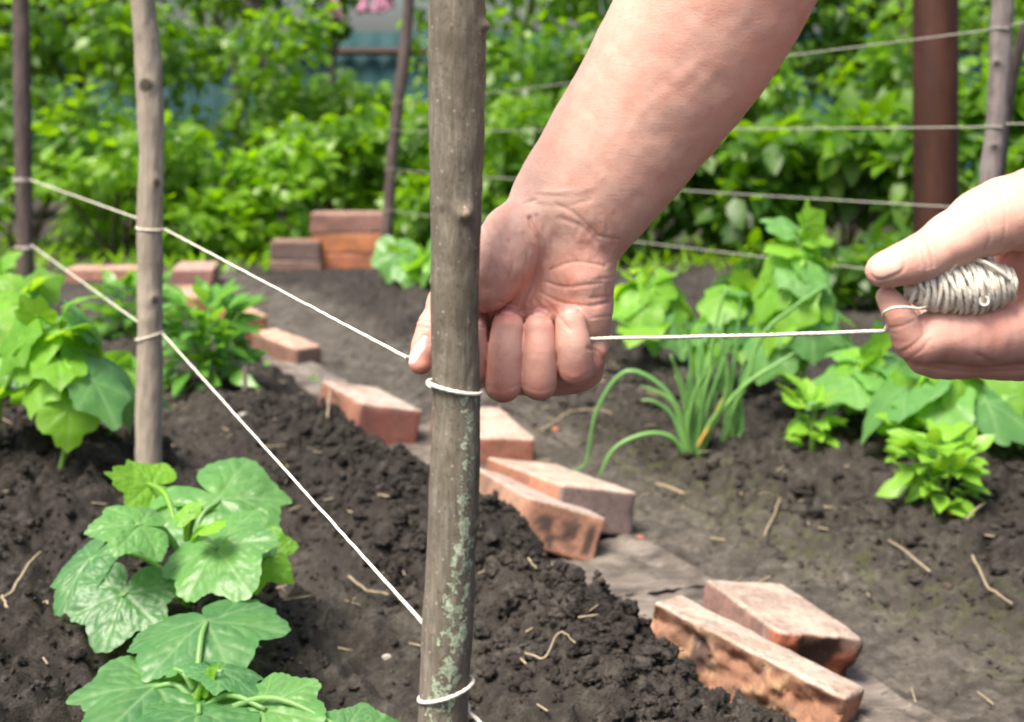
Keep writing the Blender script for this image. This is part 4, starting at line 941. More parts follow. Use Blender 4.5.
def fence():
    Y = 12.6; x0, x1 = -8.5, 8.5; top = H + 74/F*Y
    root = thing('metal_fence', (0, Y, 0), 'teal corrugated metal fence far behind the hedge', 'fence')
    xs = np.arange(x0, x1, .03); yy = Y + .008*np.clip(2.2*np.sin(xs*2*np.pi/.2), -1, 1)
    k = np.arange(len(xs)-1); m = len(xs)
    V = np.concatenate([np.stack([xs, yy, np.full(m, .02)], 1), np.stack([xs, yy, np.full(m, top)], 1)])
    V = np.concatenate([V, V + np.array([0, .004, 0])])
    q = np.concatenate([np.stack([k, k+1, k+m+1, k+m], 1), np.stack([k+2*m, k+3*m, k+3*m+1, k+2*m+1], 1), np.stack([k+m, k+m+1, k+3*m+1, k+3*m], 1)])
    mesh_obj('metal_sheet', V, [q], TEAL, root, smooth=False)
    zr = H + 54/F*Y
    V, fs = tube([(x0, Y-.06, zr), (x1, Y-.06, zr)], .035, 4); mesh_obj('rail', V, fs, RUST, root, smooth=False)
fence()
def grass():
    r = np.random.default_rng(9); n = 2600
    x = r.uniform(-3.2, 3.4, n); y = r.uniform(5.1, 6.4, n) + .15*np.abs(x-.4)*(x < 0)*.0
    ok = (np.abs(x+.62) > .28) | (y > 5.6); x, y = x[ok], y[ok]; n = len(x)
    a = r.uniform(0, 6.28, n); tip = np.stack([np.cos(a)*.6, np.sin(a)*.6, np.full(n, 1.)], 1); nr = np.stack([-np.cos(a), -np.sin(a), np.full(n, .6)], 1)
    V, Fq, ve, m = leaf_cloud(np.stack([x, y, np.full(n, .012)], 1), tip, nr, r.uniform(.05, .12, n), .16, .35, 5)
    tag(mesh_obj('grass', V, [Fq], BUSHM, attrs={'vein': ve*0, 'hue': np.repeat(r.uniform(.2, .95, n), m)}), 'short grass and weeds growing under the hedge', 'grass', kind='stuff')
grass()
# ================================================================== the person (one continuous body grown from a distance field)
def smin(a, b, k):
    h = np.clip(.5 + .5*(b-a)/k, 0, 1); return b + (a-b)*h - k*h*(1-h)
class Field:
    def __init__(s, xs, ys, zs):
        s.x, s.y, s.z = [np.asarray(v, np.float32) for v in (xs, ys, zs)]
        s.D = np.full((len(xs), len(ys), len(zs)), .06, np.float32)
    def blank(s): return np.full_like(s.D, .06)
    def sub(s, lo, hi, m=.03):
        return tuple(slice(max(0, np.searchsorted(v, l-m)-1), np.searchsorted(v, h+m)+1) for v, l, h in zip((s.x, s.y, s.z), lo, hi))
    def put(s, D, fn, lo, hi, k, m=.03):
        sl = s.sub(lo, hi, m)
        x = s.x[sl[0]][:, None, None]; y = s.y[sl[1]][None, :, None]; z = s.z[sl[2]][None, None, :]
        if 0 in (x.size, y.size, z.size): return
        D[sl] = smin(D[sl], np.minimum(fn(x, y, z), .06).astype(np.float32), k)
    def chain(s, D, pts, k):
        """tapered capsules through pts = [(xyz, r), ...]"""
        for (a, ra), (b, rb) in zip(pts[:-1], pts[1:]):
            a = np.asarray(a, float); b = np.asarray(b, float); w = b-a; L2 = w@w
            def fn(x, y, z):
                t = np.clip(((x-a[0])*w[0]+(y-a[1])*w[1]+(z-a[2])*w[2])/L2, 0, 1)
                return np.sqrt((x-a[0]-t*w[0])**2+(y-a[1]-t*w[1])**2+(z-a[2]-t*w[2])**2) - (ra+(rb-ra)*t)
            R_ = max(ra, rb); s.put(D, fn, np.minimum(a, b)-R_, np.maximum(a, b)+R_, k)
    def etube(s, D, pts, k, depth=(0, 1, 0)):
        """tube with an elliptic section: pts = [(xyz, half width, half depth), ...]"""
        for (a, wa, ba), (b, wb, bb) in zip(pts[:-1], pts[1:]):
            a = np.asarray(a, float); b = np.asarray(b, float); v = b-a; L = np.linalg.norm(v); v = v/L
            e2 = np.array(depth, float); e2 = e2 - v*(e2@v); e2 /= np.linalg.norm(e2); e1 = np.cross(v, e2)
            def fn(x, y, z):
                X, Y, Z = x-a[0], y-a[1], z-a[2]
                l = X*v[0]+Y*v[1]+Z*v[2]; t = np.clip(l/L, 0, 1)
                o1 = X*e1[0]+Y*e1[1]+Z*e1[2]; o2 = X*e2[0]+Y*e2[1]+Z*e2[2]; o3 = l - t*L
                A = wa+(wb-wa)*t; B = ba+(bb-ba)*t; Cc = np.minimum(A, B)
                k0 = np.sqrt((o1/A)**2+(o2/B)**2+(o3/Cc)**2); k1 = np.sqrt((o1/A**2)**2+(o2/B**2)**2+(o3/Cc**2)**2)+1e-6
                return k0*(k0-1)/k1
            R_ = max(wa, wb, ba, bb); s.put(D, fn, np.minimum(a, b)-R_, np.maximum(a, b)+R_, k)
    def ball(s, D, c, r, k):
        c = np.asarray(c, float); r = np.asarray(r, float)
        def fn(x, y, z):
            k0 = np.sqrt(((x-c[0])/r[0])**2+((y-c[1])/r[1])**2+((z-c[2])/r[2])**2)
            k1 = np.sqrt(((x-c[0])/r[0]**2)**2+((y-c[1])/r[1]**2)**2+((z-c[2])/r[2]**2)**2)+1e-6
            return k0*(k0-1)/k1
        s.put(D, fn, c-r, c+r, k)
    def mesh(s, D):
        """surface nets on the (uneven) grid"""
        inside = D < 0
        mix = np.zeros(tuple(n-1 for n in D.shape), np.uint8)
        for i in (0, 1):
            for j in (0, 1):
                for k in (0, 1): mix += inside[i:D.shape[0]-1+i, j:D.shape[1]-1+j, k:D.shape[2]-1+k]
        act = (mix > 0) & (mix < 8); I = np.argwhere(act)
        idx = np.full(act.shape, -1, np.int32); idx[act] = np.arange(len(I))
        P = np.zeros((len(I), 3)); W = np.zeros(len(I))
        cor = [(i, j, k) for i in (0, 1) for j in (0, 1) for k in (0, 1)]
        val = {c: D[I[:, 0]+c[0], I[:, 1]+c[1], I[:, 2]+c[2]] for c in cor}
        pos = lambda c: np.stack([s.x[I[:, 0]+c[0]], s.y[I[:, 1]+c[1]], s.z[I[:, 2]+c[2]]], 1)
        for c in cor:
            for a in range(3):
                if c[a] == 0:
                    e = list(c); e[a] = 1; e = tuple(e)
                    va, vb = val[c], val[e]; m = (va < 0) != (vb < 0)
                    t = va/(va-vb+1e-12); pa, pb = pos(c), pos(e)
                    P[m] += (pa + (pb-pa)*t[:, None])[m]; W[m] += 1
        P /= W[:, None]
        quads = []
        for a in range(3):
            b, c = (a+1) % 3, (a+2) % 3
            sl0 = [slice(None)]*3; sl1 = [slice(None)]*3; sl0[a] = slice(0, -1); sl1[a] = slice(1, None)
            for sx in (b, c): sl0[sx] = sl1[sx] = slice(1, -1)
            A_, B_ = inside[tuple(sl0)], inside[tuple(sl1)]
            E = np.argwhere(A_ != B_); flip = A_[tuple(E.T)]
            E[:, b] += 1; E[:, c] += 1
            def at_(db, dc):
                q = E.copy(); q[:, b] -= db; q[:, c] -= dc; return idx[tuple(q.T)]
            Q = np.stack([at_(1, 1), at_(0, 1), at_(0, 0), at_(1, 0)], 1)
            Q[~flip] = Q[~flip][:, ::-1]; quads.append(Q)
        return P, np.concatenate(quads)
def vnormals(V, Q):
    n = np.cross(V[Q[:, 2]]-V[Q[:, 0]], V[Q[:, 3]]-V[Q[:, 1]]); N = np.zeros_like(V)
    for i in range(4): np.add.at(N, Q[:, i], n)
    return N/(np.linalg.norm(N, axis=1)[:, None]+1e-12)
def relax(V, Q, it, lam=.5):
    for _ in range(it):
        S = np.zeros_like(V); n = np.zeros(len(V))
        for i in range(4):
            for j in ((i+1) % 4, (i+3) % 4): np.add.at(S, Q[:, i], V[Q[:, j]]); np.add.at(n, Q[:, i], 1)
        V = V + lam*(S/n[:, None]-V)
    return V
def smooth_e(pts, n=5):
    M = spline(np.array([[*p, a, b] for p, a, b in pts]), n*(len(pts)-1)+1); return [(m[:3], m[3], m[4]) for m in M]
def smooth_c(pts, n=4):
    M = spline(np.array([[*p, r] for p, r in pts]), n*(len(pts)-1)+1); return [(m[:3], m[3]) for m in M]
def mm(px, Y): return px*Y/F
def c_(*pts): return [(at(x, y, Y), mm(r, Y)) for x, y, Y, r in pts]
def e_(*pts): return [(at(x, y, Y), mm(a, Y), b) for x, y, Y, a, b in pts]
FS = .00082 if not QUICK else .0016
def fine_axis(lo, f0, f1, hi, g=1.13, mx=.014, hole=None):
    a = list(np.arange(f0, f1, FS)) if not hole else list(np.arange(f0, hole[0], FS)) + list(np.arange(hole[0], hole[1], FS*2)) + list(np.arange(hole[1], f1, FS))
    d = FS; v = a[-1]
    while v < hi: d = min(mx, d*g); v += d; a.append(v)
    d = FS; v = f0; b = []
    while v > lo: d = min(mx, d*g); v -= d; b.append(v)
    return np.array(b[::-1]+a)
HC = np.array([.395, .735, 1.165]); FD = np.array([-.90, -.38, -.20]); FD /= np.linalg.norm(FD)
SR, SL = np.array([.40, .95, .93]), np.array([.55, .60, .94])
ELR, ELL = np.array([.179, .80, .788]), np.array([.57, .70, .64])
HIPR, HIPL = np.array([.80, 1.0, .42]), np.array([.74, .76, .42])
KNR, KNL = np.array([.66, 1.36, .38]), np.array([.56, .50, .40])
FTR, FTL = np.array([.80, 1.28, .07]), np.array([.72, .56, .07])
def person():
    f = Field(fine_axis(-.09, -.064, .300, 1.05, hole=(.078, .196)), fine_axis(.40, .722, .868, 1.50), fine_axis(-.01, .456, .700, 1.36, hole=(.602, .70)))
    D = f.blank()
    # --- right arm and the palm of the fist
    arm = e_((566, 220, .812, 57, .020), (598, 177, .811, 59, .0215), (628, 135, .810, 66, .025), (689, 45, .803, 80, .031), (747, -60, .800, 83, .036))
    arm += [(ELR, .041, .038)]
    f.etube(D, smooth_e(arm), .012)
    up_r = [(ELR, .041), (ELR*.5+SR*.5+UP(.0, .0, .0), .050), (SR, .060)]; f.chain(D, up_r, .02)
    f.etube(D, e_((570, 216, .812, 56, .0195), (552, 250, .814, 60, .0185), (545, 290, .817, 65, .0165), (542, 335, .822, 67, .0145), (541, 374, .832, 62, .013)), .008)
    f.chain(D, c_((538, 212, .806, 24), (512, 238, .799, 29), (497, 262, .795, 29.5), (485, 286, .793, 23), (462, 290, .793, 17)), .009)     # ball of the thumb
    f.chain(D, c_((578, 238, .807, 26), (583, 275, .806, 26), (586, 312, .807, 23), (592, 344, .811, 16)), .008)                             # heel of the palm
    f.chain(D, c_((595, 352, .805, 12.5), (592, 362, .803, 11)), .004)
    for (x0, y0, x1, y1, r) in ((574, 196, 606, 153, 5.5), (556, 200, 584, 158, 4.5), (585, 205, 622, 152, 5)):     # tendons at the wrist
        f.chain(D, c_((x0, y0, .7975, r), (x1, y1, .7925, r)), .010)
    f.chain(D, c_((470, 284, .794, 17.5), (446, 299, .794, 16.5), (432, 328, .790, 13.5), (426, 345, .787, 12.8), (421.5, 362, .785, 12.3)), .005)
    Fg = f.blank()
    for ch in (((476, 372, .832, 17), (468, 368, .792, 20), (468.5, 350, .790, 19.2), (470, 332, .790, 17.0), (474, 322, .808, 14.5)),
               ((508, 378, .833, 17), (502.5, 383, .791, 19.2), (503, 371, .789, 18.9), (505, 350, .7875, 17.7), (507.5, 327, .789, 16.2), (509, 319, .808, 13.5)),
               ((541, 376, .833, 16), (539, 382, .791, 17.9), (539, 370, .789, 17.6), (538.7, 350, .7878, 16.5), (538.5, 329, .790, 15.2), (539.5, 321, .808, 12.8)),
               ((590, 358, .828, 14), (575, 366, .7925, 18.8), (574, 354, .790, 18.2), (572.5, 340, .7888, 16.8), (570.5, 323, .790, 15.0), (569.5, 315, .806, 12.8))):
        G = f.blank(); f.chain(G, c_(*ch[:2]), .0005); f.chain(G, smooth_c(c_(*ch[1:-1])), .0005); f.chain(G, c_(*ch[-2:]), .0005); Fg = smin(Fg, G, .0003)
    D = smin(D, Fg, .0024)
    # --- left arm, palm up, closed round the hank
    fa = [(ELL, .044, .040), (ELL*.5 + at(1130, 232, .785)*.5 + UP(0, 0, -.004), .043, .034)] + e_((1135, 235, .785, 58, .021))
    f.etube(D, smooth_e(fa), .012); f.chain(D, [(ELL, .043), ((ELL+SL)/2, .050), (SL, .060)], .02)
    f.etube(D, e_((1140, 236, .786, 58, .021), (1085, 262, .793, 74, .018), (1045, 290, .799, 76, .016)), .010)
    f.chain(D, c_((1100, 225, .780, 46), (1045, 208, .775, 41), (1008, 214, .767, 35), (982, 223, .763, 30), (952, 240, .757, 25.2), (927, 255, .752, 22)), .008)
    Th = f.blank(); f.chain(Th, c_((930, 254, .7525, 22.4), (918, 259.5, .7505, 21.5), (903, 264, .749, 19.8), (888, 269, .748, 16.8), (880, 271.5, .748, 14.4)), .004)
    D = smin(D, Th, .004)
    Fg = f.blank()
    for ch in (((1075, 322, .790, 37), (1030, 330, .782, 32), (985, 333, .771, 32), (938, 335, .762, 26), (914, 343, .757, 19.5), (898, 314, .754, 15.2), (887, 297, .756, 11)),
               ((1075, 345, .812, 34), (1030, 352, .800, 29), (975, 355, .787, 23), (926, 356, .776, 19.5), (908, 318, .782, 14)),
               ((1075, 352, .830, 28), (1040, 354, .818, 24), (945, 354, .800, 18), (925, 312, .806, 14)), ((1075, 345, .845, 22), (965, 345, .822, 15), (948, 308, .826, 12))):
        G = f.blank(); f.chain(G, smooth_c(c_(*ch)), .0008); Fg = smin(Fg, G, .0012)
    D = smin(D, Fg, .004)
    # --- trunk, neck, head, legs (outside the picture)
    ch_ = (SR+SL)/2; pv = (HIPR+HIPL)/2 + UP(.0, 0, .06)
    f.etube(D, [(ch_ + UP(.01, 0, -.02), .15, .09), (ch_*.5+pv*.5 + UP(.02, 0, .02), .13, .09), (pv, .145, .10)], .04, depth=(-.62, -.26, .74))
    f.chain(D, [(SR, .060), (ch_ + UP(0, 0, .02), .075), (SL, .060)], .03)
    f.chain(D, [(ch_ + UP(0, 0, .02), .058), (HC*.55+ch_*.45, .052), (HC - UP(-.02, 0, .05), .055)], .02)
    f.ball(D, HC + UP(0, 0, .025), (.082, .082, .095), .02)
    s_ = np.cross(FD, UP()); s_ /= np.linalg.norm(s_); u_ = np.cross(s_, FD)
    f.chain(D, [(HC + FD*.045 - u_*.035, .048), (HC + FD*.058 - u_*.082, .026)], .025)
    f.chain(D, [(HC + FD*.085 + u_*.012, .009), (HC + FD*.105 - u_*.022, .012)], .010)
    f.chain(D, [(HC + FD*.078 - u_*.052 - s_*.018, .007), (HC + FD*.086 - u_*.052, .008), (HC + FD*.078 - u_*.052 + s_*.018, .007)], .006)
    for q in (-1, 1): f.ball(D, HC + s_*q*.084 - u_*.005 - FD*.012, (.018, .018, .032), .006)
    for hp, kn, ft in ((HIPR, KNR, FTR), (HIPL, KNL, FTL)):
        f.chain(D, [(hp, .085), (kn, .055), (kn*.6+ft*.4, .050), (ft, .036)], .03); f.chain(D, [(ft, .036), (ft + FD*np.array([1, 1, 0])*.16 - UP(0, 0, .03), .028)], .02)
    V, Q = f.mesh(D); V = V.astype(float)
    fine = (V[:, 0] < .31) & (V[:, 2] < .71)
    V2 = relax(V, Q, 2, .5); V2 = relax(V2, Q, 1, -.45); V = V2
    N = vnormals(V, Q)
    px = 512 + V[:, 0]/V[:, 1]*F; py = HY + (H-V[:, 2])/V[:, 1]*F
    front = (N[:, 1] < .25) & fine
    def polyd(pts):
        best = np.full(len(V), 1e3); pts = spline(np.array(pts, float), 6*len(pts)) if len(pts) > 2 else np.array(pts, float)
        for a, b in zip(pts[:-1], pts[1:]):
            w = b-a; t = np.clip(((px-a[0])*w[0]+(py-a[1])*w[1])/(w@w+1e-9), 0, 1)
            best = np.minimum(best, np.hypot(px-a[0]-t*w[0], py-a[1]-t*w[1]))
        return best
    disp = np.zeros(len(V))
    # creases of palm, wrist and finger joints: (line in the hand, half width, depth in mm)
    for pts, w, dep in (
        ([(530, 218), (541, 246), (536, 275), (524, 300), (521, 312)], 2.2, 2.1), ([(537, 216), (546, 242), (541, 272), (529, 303)], 2.0, .9), ([(524, 234), (528, 256), (520, 285)], 1.8, .5),
        ([(510, 240), (513, 262), (506, 290)], 1.6, .35), ([(500, 235), (501, 262), (494, 288)], 1.6, .3), ([(488, 245), (490, 268), (486, 290)], 1.6, .3),
        ([(546, 282), (566, 287), (600, 283)], 1.8, .5), ([(540, 292), (560, 302), (590, 306), (609, 302)], 1.8, .6), ([(550, 270), (575, 262), (605, 266)], 1.6, .4), ([(545, 300), (560, 318), (570, 330)], 1.8, .5),
        ([(535, 300), (545, 312)], 2.0, .7), ([(609, 262), (598, 243), (580, 226), (560, 218)], 3.2, .5), ([(536, 195), (562, 195), (590, 186), (606, 178)], 2.4, .22), ([(530, 203), (560, 207), (590, 200)], 2.2, .22),
        ([(519, 205), (535, 200)], 1.8, .5), ([(600, 236), (618, 240)], 1.8, .5), ([(556, 204), (575, 214), (598, 236)], 2.2, .35),
        ([(590, 298), (612, 296)], 1.6, .4), ([(592, 318), (612, 316)], 1.6, .4), ([(594, 280), (612, 277)], 1.6, .35),
        # finger joints of the fist
        ([(486, 386), (503, 390), (520, 384)], 1.6, .12), ([(524, 386), (540, 391), (555, 385)], 1.6, .12), ([(558, 374), (575, 380), (590, 372)], 1.6, .15), ([(490, 322), (504, 318), (519, 322)], 1.6, .12), ([(560, 320), (571, 317), (582, 321)], 1.6, .12),
        ([(588, 348), (598, 352), (604, 360)], 1.8, .6), ([(414, 320), (428, 322), (440, 326)], 1.6, .35), ([(416, 326), (430, 328)], 1.5, .3),
        # other hand
        ([(918, 236), (923, 250), (928, 268)], 1.8, .5), ([(924, 234), (930, 249), (934, 266)], 1.8, .45), ([(912, 240), (917, 252), (920, 268)], 1.6, .3), ([(994, 300), (1000, 270), (1012, 252), (1034, 246)], 2.6, 1.1),
        ([(890, 328), (902, 326), (914, 321)], 1.6, .5), ([(902, 352), (915, 344), (924, 334)], 1.8, .45), ([(908, 360), (922, 350), (930, 340)], 1.8, .35), ([(978, 355), (1000, 366), (1024, 364)], 2.2, .7), ([(985, 214), (990, 236), (985, 250)], 1.8, .4),
        ([(915, 366), (960, 372), (1024, 371)], 1.6, .5), ([(1000, 190), (1006, 214), (1004, 240)], 1.8, .3)):
        disp -= np.where(front, dep*.001*np.exp(-(polyd(pts)/w)**2), 0)
    # fine wrinkles of skin over palm and wrist, veins of the forearm
    palm = sstep(200, 225, py)*sstep(318, 300, py)*(px < 625)*fine
    disp += np.where(front, palm*.00035*fbm(px/7, py/16, V[:, 1]*40, 3, 7), 0) + np.where(fine, .0004*fbm(V[:, 0]*70, V[:, 1]*70, V[:, 2]*70, 2, 8), 0)
    for pts, w, h in (([(604, 178), (590, 187), (570, 192), (545, 192)], 3.2, .4), ([(616, 150), (650, 104), (700, 60)], 6, .25), ([(596, 160), (620, 120), (640, 70)], 6, .2)):
        disp += np.where(front, h*.001*np.exp(-(polyd(pts)/w)**2), 0)
    # nails
    def nail_mask(pts, w, facing=None):
        d = polyd(pts); m = sstep(w*1.06, w*.92, d)*fine
        if facing is not None: m = m*(N @ np.array(facing) > .55)
        return m
    nl = np.zeros(len(V))
    for pts, w, face in (([(893, 263), (881, 268)], 10.5, (-.25, -.8, .55)), ([(425, 341), (411, 359)], 4.6, None), ([(511, 309), (499, 308)], 4.5, None), ([(545, 312), (536, 312)], 3.6, None), ([(575, 309), (567, 309)], 3.8, None), ([(484, 314), (482, 322)], 4, None)):
        face_ = face or (0, -.6, .6 if pts[0][1] < 330 else 0)
        m = nail_mask(pts, w, face_) if pts[0][0] != 425 else nail_mask(pts, w, (-.45, -.85, .0)); nl = np.maximum(nl, m)
        if pts[0][0] == 893: disp += .00045*m - .0004*sstep(3.0, 0, np.abs(polyd(pts)-w-1))*(front)*(px > 872)
        else: disp += .00015*m - np.where(front, .0005*np.exp(-((polyd(pts)-w-.8)/1.1)**2)*(py < 345), 0)
    V = V + N*disp[:, None]
    # pigment: redder over joints, palms and finger tips, paler at the wrist
    base = np.array((.64, .395, .315)); red = np.array((.62, .27, .21)); pale = np.array((.69, .475, .39))
    rd = np.zeros(len(V))
    for x, y, r, a in ((505, 302, 26, .4), (480, 300, 24, .5), (571, 281, 7, .7), (590, 260, 20, .3), (502, 395, 15, .8), (540, 393, 14, .75), (578, 378, 17, .8), (488, 372, 12, .6), (600, 360, 12, .45), (504, 314, 13, .9), (540, 317, 10, .6), (570, 313, 11, .55), (420, 366, 16, 1.0), (428, 330, 14, .5),
                       (924, 246, 12, .5), (906, 270, 20, .25), (914, 352, 20, .65), (945, 330, 24, .4), (1000, 315, 30, .45), (1010, 262, 20, .35), (985, 368, 34, .5), (893, 312, 14, .3), (960, 360, 40, .4), (1000, 378, 50, .5)):
        rd = np.maximum(rd, a*np.exp(-(((px-x)**2+(py-y)**2)/r**2)))
    rd = np.where(fine, rd, .15) + .08*np.clip(fbm(V[:, 0]*45, V[:, 1]*45, V[:, 2]*45, 3, 21), -1, 1)
    rd = rd + np.where(fine, .18*sstep(240, 60, py)*sstep(560, 760, px-.0*py), 0)
    rd = rd + np.where(fine & (px < 640), .22*sstep(205, 250, py), 0)
    pl = np.zeros(len(V))
    for x, y, r, a in ((540, 205, 40, .8), (500, 240, 24, .5), (560, 350, 40, .25), (945, 225, 30, .4)): pl = np.maximum(pl, a*np.exp(-(((px-x)**2+(py-y)**2)/r**2)))
    pl = np.where(fine, pl, 0)[:, None]; rd = np.clip(rd, 0, 1)[:, None]
    col = base*(1-rd) + red*rd; col = col*(1-pl*.7) + pale*pl*.7
    col = col*(1-nl[:, None]) + nl[:, None]*np.where((px > 800)[:, None], (.60, .42, .35), np.where((px < 425)[:, None], (.80, .68, .60), (.66, .37, .34)))
    root = thing('person', (.72, .95, 0), 'person in blue shirt pulling white twine tight with a fist behind the stake', 'person')
    body = mesh_obj('body', V, [Q], SKIN, root, attrs={'col': np.clip(col, 0, 1), 'nail': nl})
    # --- clothing, hair and eyes
    def cloth(name, fill, lo, hi, step, mat, wr=.006):
        g = Field(*[np.arange(l, h, step) for l, h in zip(lo, hi)]); Dg = g.blank(); fill(g, Dg)
        P, q = g.mesh(Dg); P = relax(P.astype(float), q, 2); n = vnormals(P, q)
        P = P + n*(wr*fbm(P[:, 0]*14, P[:, 1]*14, P[:, 2]*14, 3, 3))[:, None]
        return mesh_obj(name, P, [q], mat, root)
    BLUE = mat_plain('blue_cotton', (.07, .12, .23), .9, 200, .2, .3, .2); NAVY = mat_plain('dark_denim', (.03, .035, .055), .9, 200, .3, .3, .2); RUB = mat_plain('black_rubber', (.02, .02, .02), .6, 80, .3, .2)
    def shirt(g, Dg):
        g.etube(Dg, [(ch_ + UP(.01, 0, -.02), .175, .115), (ch_*.5+pv*.5 + UP(.02, 0, .02), .16, .115), (pv, .170, .13)], .04, depth=(-.62, -.26, .74))
        g.chain(Dg, [(SR, .082), (ch_ + UP(0, 0, .0), .085), (SL, .082)], .03)
        for s0, e0 in ((SR, ELR), (SL, ELL)): g.chain(Dg, [(s0, .082), (s0*.45+e0*.55, .070)], .02)
    cloth('shirt', shirt, (.2, .40, .25), (1.05, 1.20, 1.15), .012, BLUE)
    def trousers(g, Dg):
        for hp, kn, ft in ((HIPR, KNR, FTR), (HIPL, KNL, FTL)): g.chain(Dg, [(pv, .15), (hp, .125), (kn, .078), (kn*.5+ft*.5, .072), (ft + UP(0, 0, .03), .062)], .04)
    cloth('trousers', trousers, (.4, .30, .0), (1.1, 1.55, .68), .012, NAVY)
    for ft in (FTR, FTL):
        cloth('boot', lambda g, Dg: g.chain(Dg, [(ft + UP(0, 0, .06), .052), (ft - UP(0, 0, .015), .052), (ft + FD*np.array([1, 1, 0])*.17 - UP(0, 0, .03), .040)], .03), ft - np.array([.34, .3, .16]), ft + np.array([.2, .25, .2]), .010, RUB, .001)
    cloth('hair', lambda g, Dg: (g.ball(Dg, HC + UP(0, 0, .045) - FD*.018, (.088, .090, .088), .01), g.ball(Dg, HC - FD*.04 + UP(0, 0, .0), (.068, .072, .08), .02)), HC - .18, HC + .2, .007, mat_plain('brown_hair', (.05, .03, .02), .6, 300, .5, .8), .006)
    for q in (-1, 1):
        cc = HC + FD*.064 + s_*q*.031 + u_*.008
        mesh_obj('eye', IV2*.0115 + cc, [IF2], mat_plain('eye_white', (.75, .73, .70), .2, 20, .1, 0, .5), root)
    return root
person()

# ------------------------------------------------------------------ hank of twine in the left hand
def hank():
    c = at(959, 285.5, .7600); ax = at(1017, 281, .766) - at(905, 290, .7555); half = np.linalg.norm(ax)/2; ax /= 2*half
    u = np.array([0, 0, 1.]); u -= ax*(u@ax); u /= np.linalg.norm(u); w = np.cross(ax, u)
    root = thing('twine_hank', c - UP(0, 0, .014), 'cream hank of wound twine held between thumb and fingers', 'twine hank')
    r = np.random.default_rng(3); tw = .00118; pts = []
    def prof(s): return .0124*np.sqrt(np.clip(1-abs(s)**2.4, .0, 1))*(1+.05*math.sin(s*5+1)) + .0012
    turns = 0
    for layer, (n, s0, s1, dr) in enumerate(((19, -.90, .92, -.0016), (17, .90, -.80, 0.0), (9, -.55, .75, .0011))):
        m = n*26; a = np.linspace(0, n*2*np.pi, m) + layer*1.3; s = np.linspace(s0, s1, m)
        tiltA = np.interp(np.arange(m), np.linspace(0, m, n+1), r.normal(size=n+1)*.0012 + (.0022, -.0010, -.0035)[layer])
        rr = np.array([prof(q) for q in s]) + dr + np.interp(np.arange(m), np.linspace(0, m, n*2), r.normal(size=n*2)*.00035)
        pos = c + ax[None]*(s*half + tiltA*np.cos(a))[:, None] + u[None]*(rr*np.cos(a))[:, None] + w[None]*(rr*np.sin(a))[:, None]
        pts.append(pos)
    P = np.concatenate(pts)
    seg = np.r_[0, np.cumsum(np.linalg.norm(np.diff(P, axis=0), axis=1))]; n = int(seg[-1]/.0011); uu = np.linspace(0, seg[-1], n); Q = np.stack([np.interp(uu, seg, P[:, i]) for i in range(3)], 1)
    V, fs = tube(Q, tw, 8); m = n*8; th = np.tile(np.arange(8)/8*2*np.pi, n); ph = np.repeat(uu, 8)/.0042*2*np.pi
    cc = np.repeat(Q, 8, 0); V[:m] = cc + (V[:m]-cc)*(1+.15*np.cos(2*th+ph))[:, None]
    mesh_obj('windings', V, fs, TWINE, root)
    core_s = np.linspace(-.97, .97, 30); V, fs = tube(c + ax[None]*(core_s*half)[:, None], np.array([max(.001, prof(s)-.0032) for s in core_s]), 24); mesh_obj('core', V, fs, TWINE, root)
    # a loose bight on top, the eye at the right end and the working end round the index finger
    L1 = spline([at(948, 275, .7475), at(957, 262, .7465), at(966, 256.5, .749), at(974, 259, .751), at(986, 263, .749), at(1000, 272, .750), at(1010, 280, .752)], 60); V, fs = tube(L1, tw, 8); mesh_obj('loose_bight', V, fs, TWINE, root)
    a = np.linspace(0, 2*np.pi*1.2, 30); e = at(984, 301, .7475); L2 = e + .0023*np.stack([np.cos(a), np.full(30, 0.0)+.15*np.sin(a), np.sin(a)], 1); V, fs = tube(L2, tw*.7, 8); mesh_obj('loop_end', V, fs, TWINE, root)
    L3 = spline([at(930, 306, .752), at(918, 308.5, .7445), at(905, 307, .7415), at(893, 308, .7418), at(884.5, 312, .7455), at(883, 317, .753), at(887, 323, .762), at(884, 331, .763)], 60); V, fs = tube(L3, tw*.6, 8); mesh_obj('working_end', V, fs, TWINE, root)
hank()
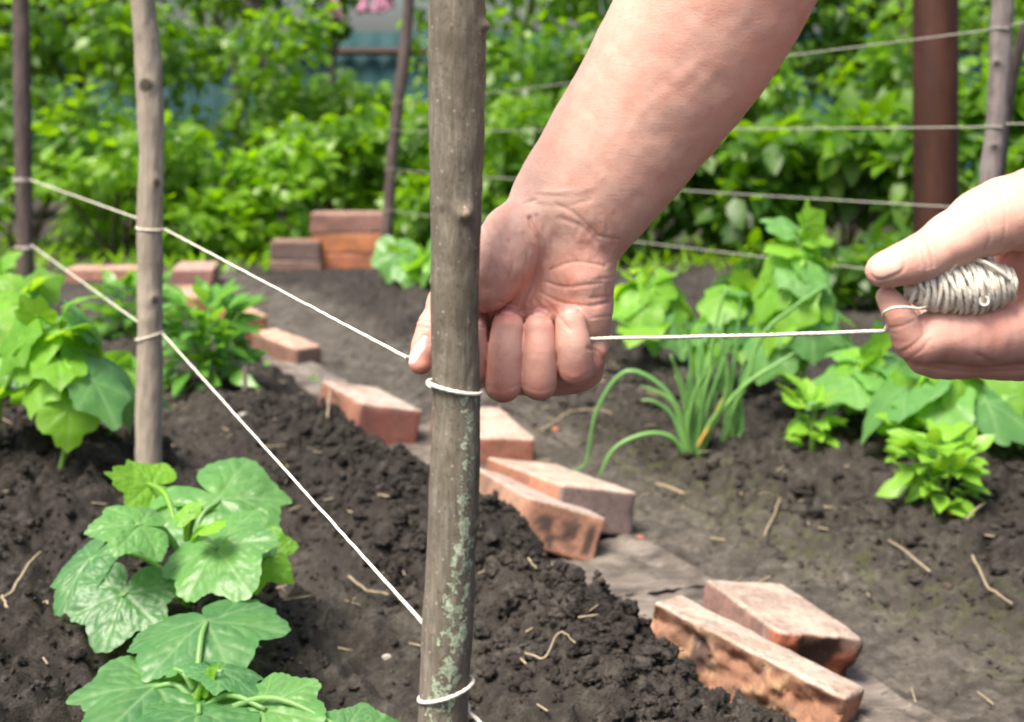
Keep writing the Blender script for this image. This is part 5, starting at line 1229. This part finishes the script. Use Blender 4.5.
# ================================================================== camera, sky, light
cam = bpy.data.cameras.new('camera'); co = bpy.data.objects.new('camera', cam); C.objects.link(co)
cam.lens = 50.0; cam.sensor_width = 36.0; cam.sensor_fit = 'HORIZONTAL'
cam.shift_y = -(361 - HY)/1024
co.location = (0, 0, H); co.rotation_euler = (R(90), 0, 0)
cam.clip_start = .02; cam.clip_end = 500
cam.dof.use_dof = True; cam.dof.focus_distance = .93; cam.dof.aperture_fstop = 8.6; cam.dof.aperture_blades = 7
sc = bpy.context.scene; sc.camera = co
w = bpy.data.worlds.new('World'); sc.world = w; w.use_nodes = True
nt = w.node_tree; nt.nodes.clear()
out = nt.nodes.new('ShaderNodeOutputWorld'); bg = nt.nodes.new('ShaderNodeBackground'); sky = nt.nodes.new('ShaderNodeTexSky')
SUN_EL, SUN_AZ = 62, -138     # azimuth measured from +Y towards +X
sky.sky_type = 'NISHITA'; sky.sun_disc = False; sky.sun_elevation = R(SUN_EL); sky.sun_rotation = R(SUN_AZ)
sky.air_density = 1.0; sky.dust_density = 6.0; sky.ozone_density = .6; sky.altitude = 0
bg.inputs['Strength'].default_value = .088
nt.links.new(sky.outputs[0], bg.inputs['Color']); nt.links.new(bg.outputs[0], out.inputs[0])
sun = bpy.data.lights.new('sun', 'SUN'); so = bpy.data.objects.new('sun', sun); C.objects.link(so)
sun.energy = 2.6; sun.angle = R(24); sun.color = (1, .93, .83)
d = Vector((math.sin(R(SUN_AZ))*math.cos(R(SUN_EL)), math.cos(R(SUN_AZ))*math.cos(R(SUN_EL)), math.sin(R(SUN_EL))))
so.rotation_euler = d.to_track_quat('Z', 'Y').to_euler(); so.location = d*5
vs = sc.view_settings; sc.display_settings.display_device = 'sRGB'
vs.view_transform = 'Standard'; vs.look = 'None'; vs.gamma = 1; vs.use_curve_mapping = False; vs.exposure = 1.48
sc.render.engine = 'CYCLES'; sc.cycles.use_denoising = True; sc.cycles.max_bounces = 8; sc.cycles.transparent_max_bounces = 4
sc.render.film_transparent = False
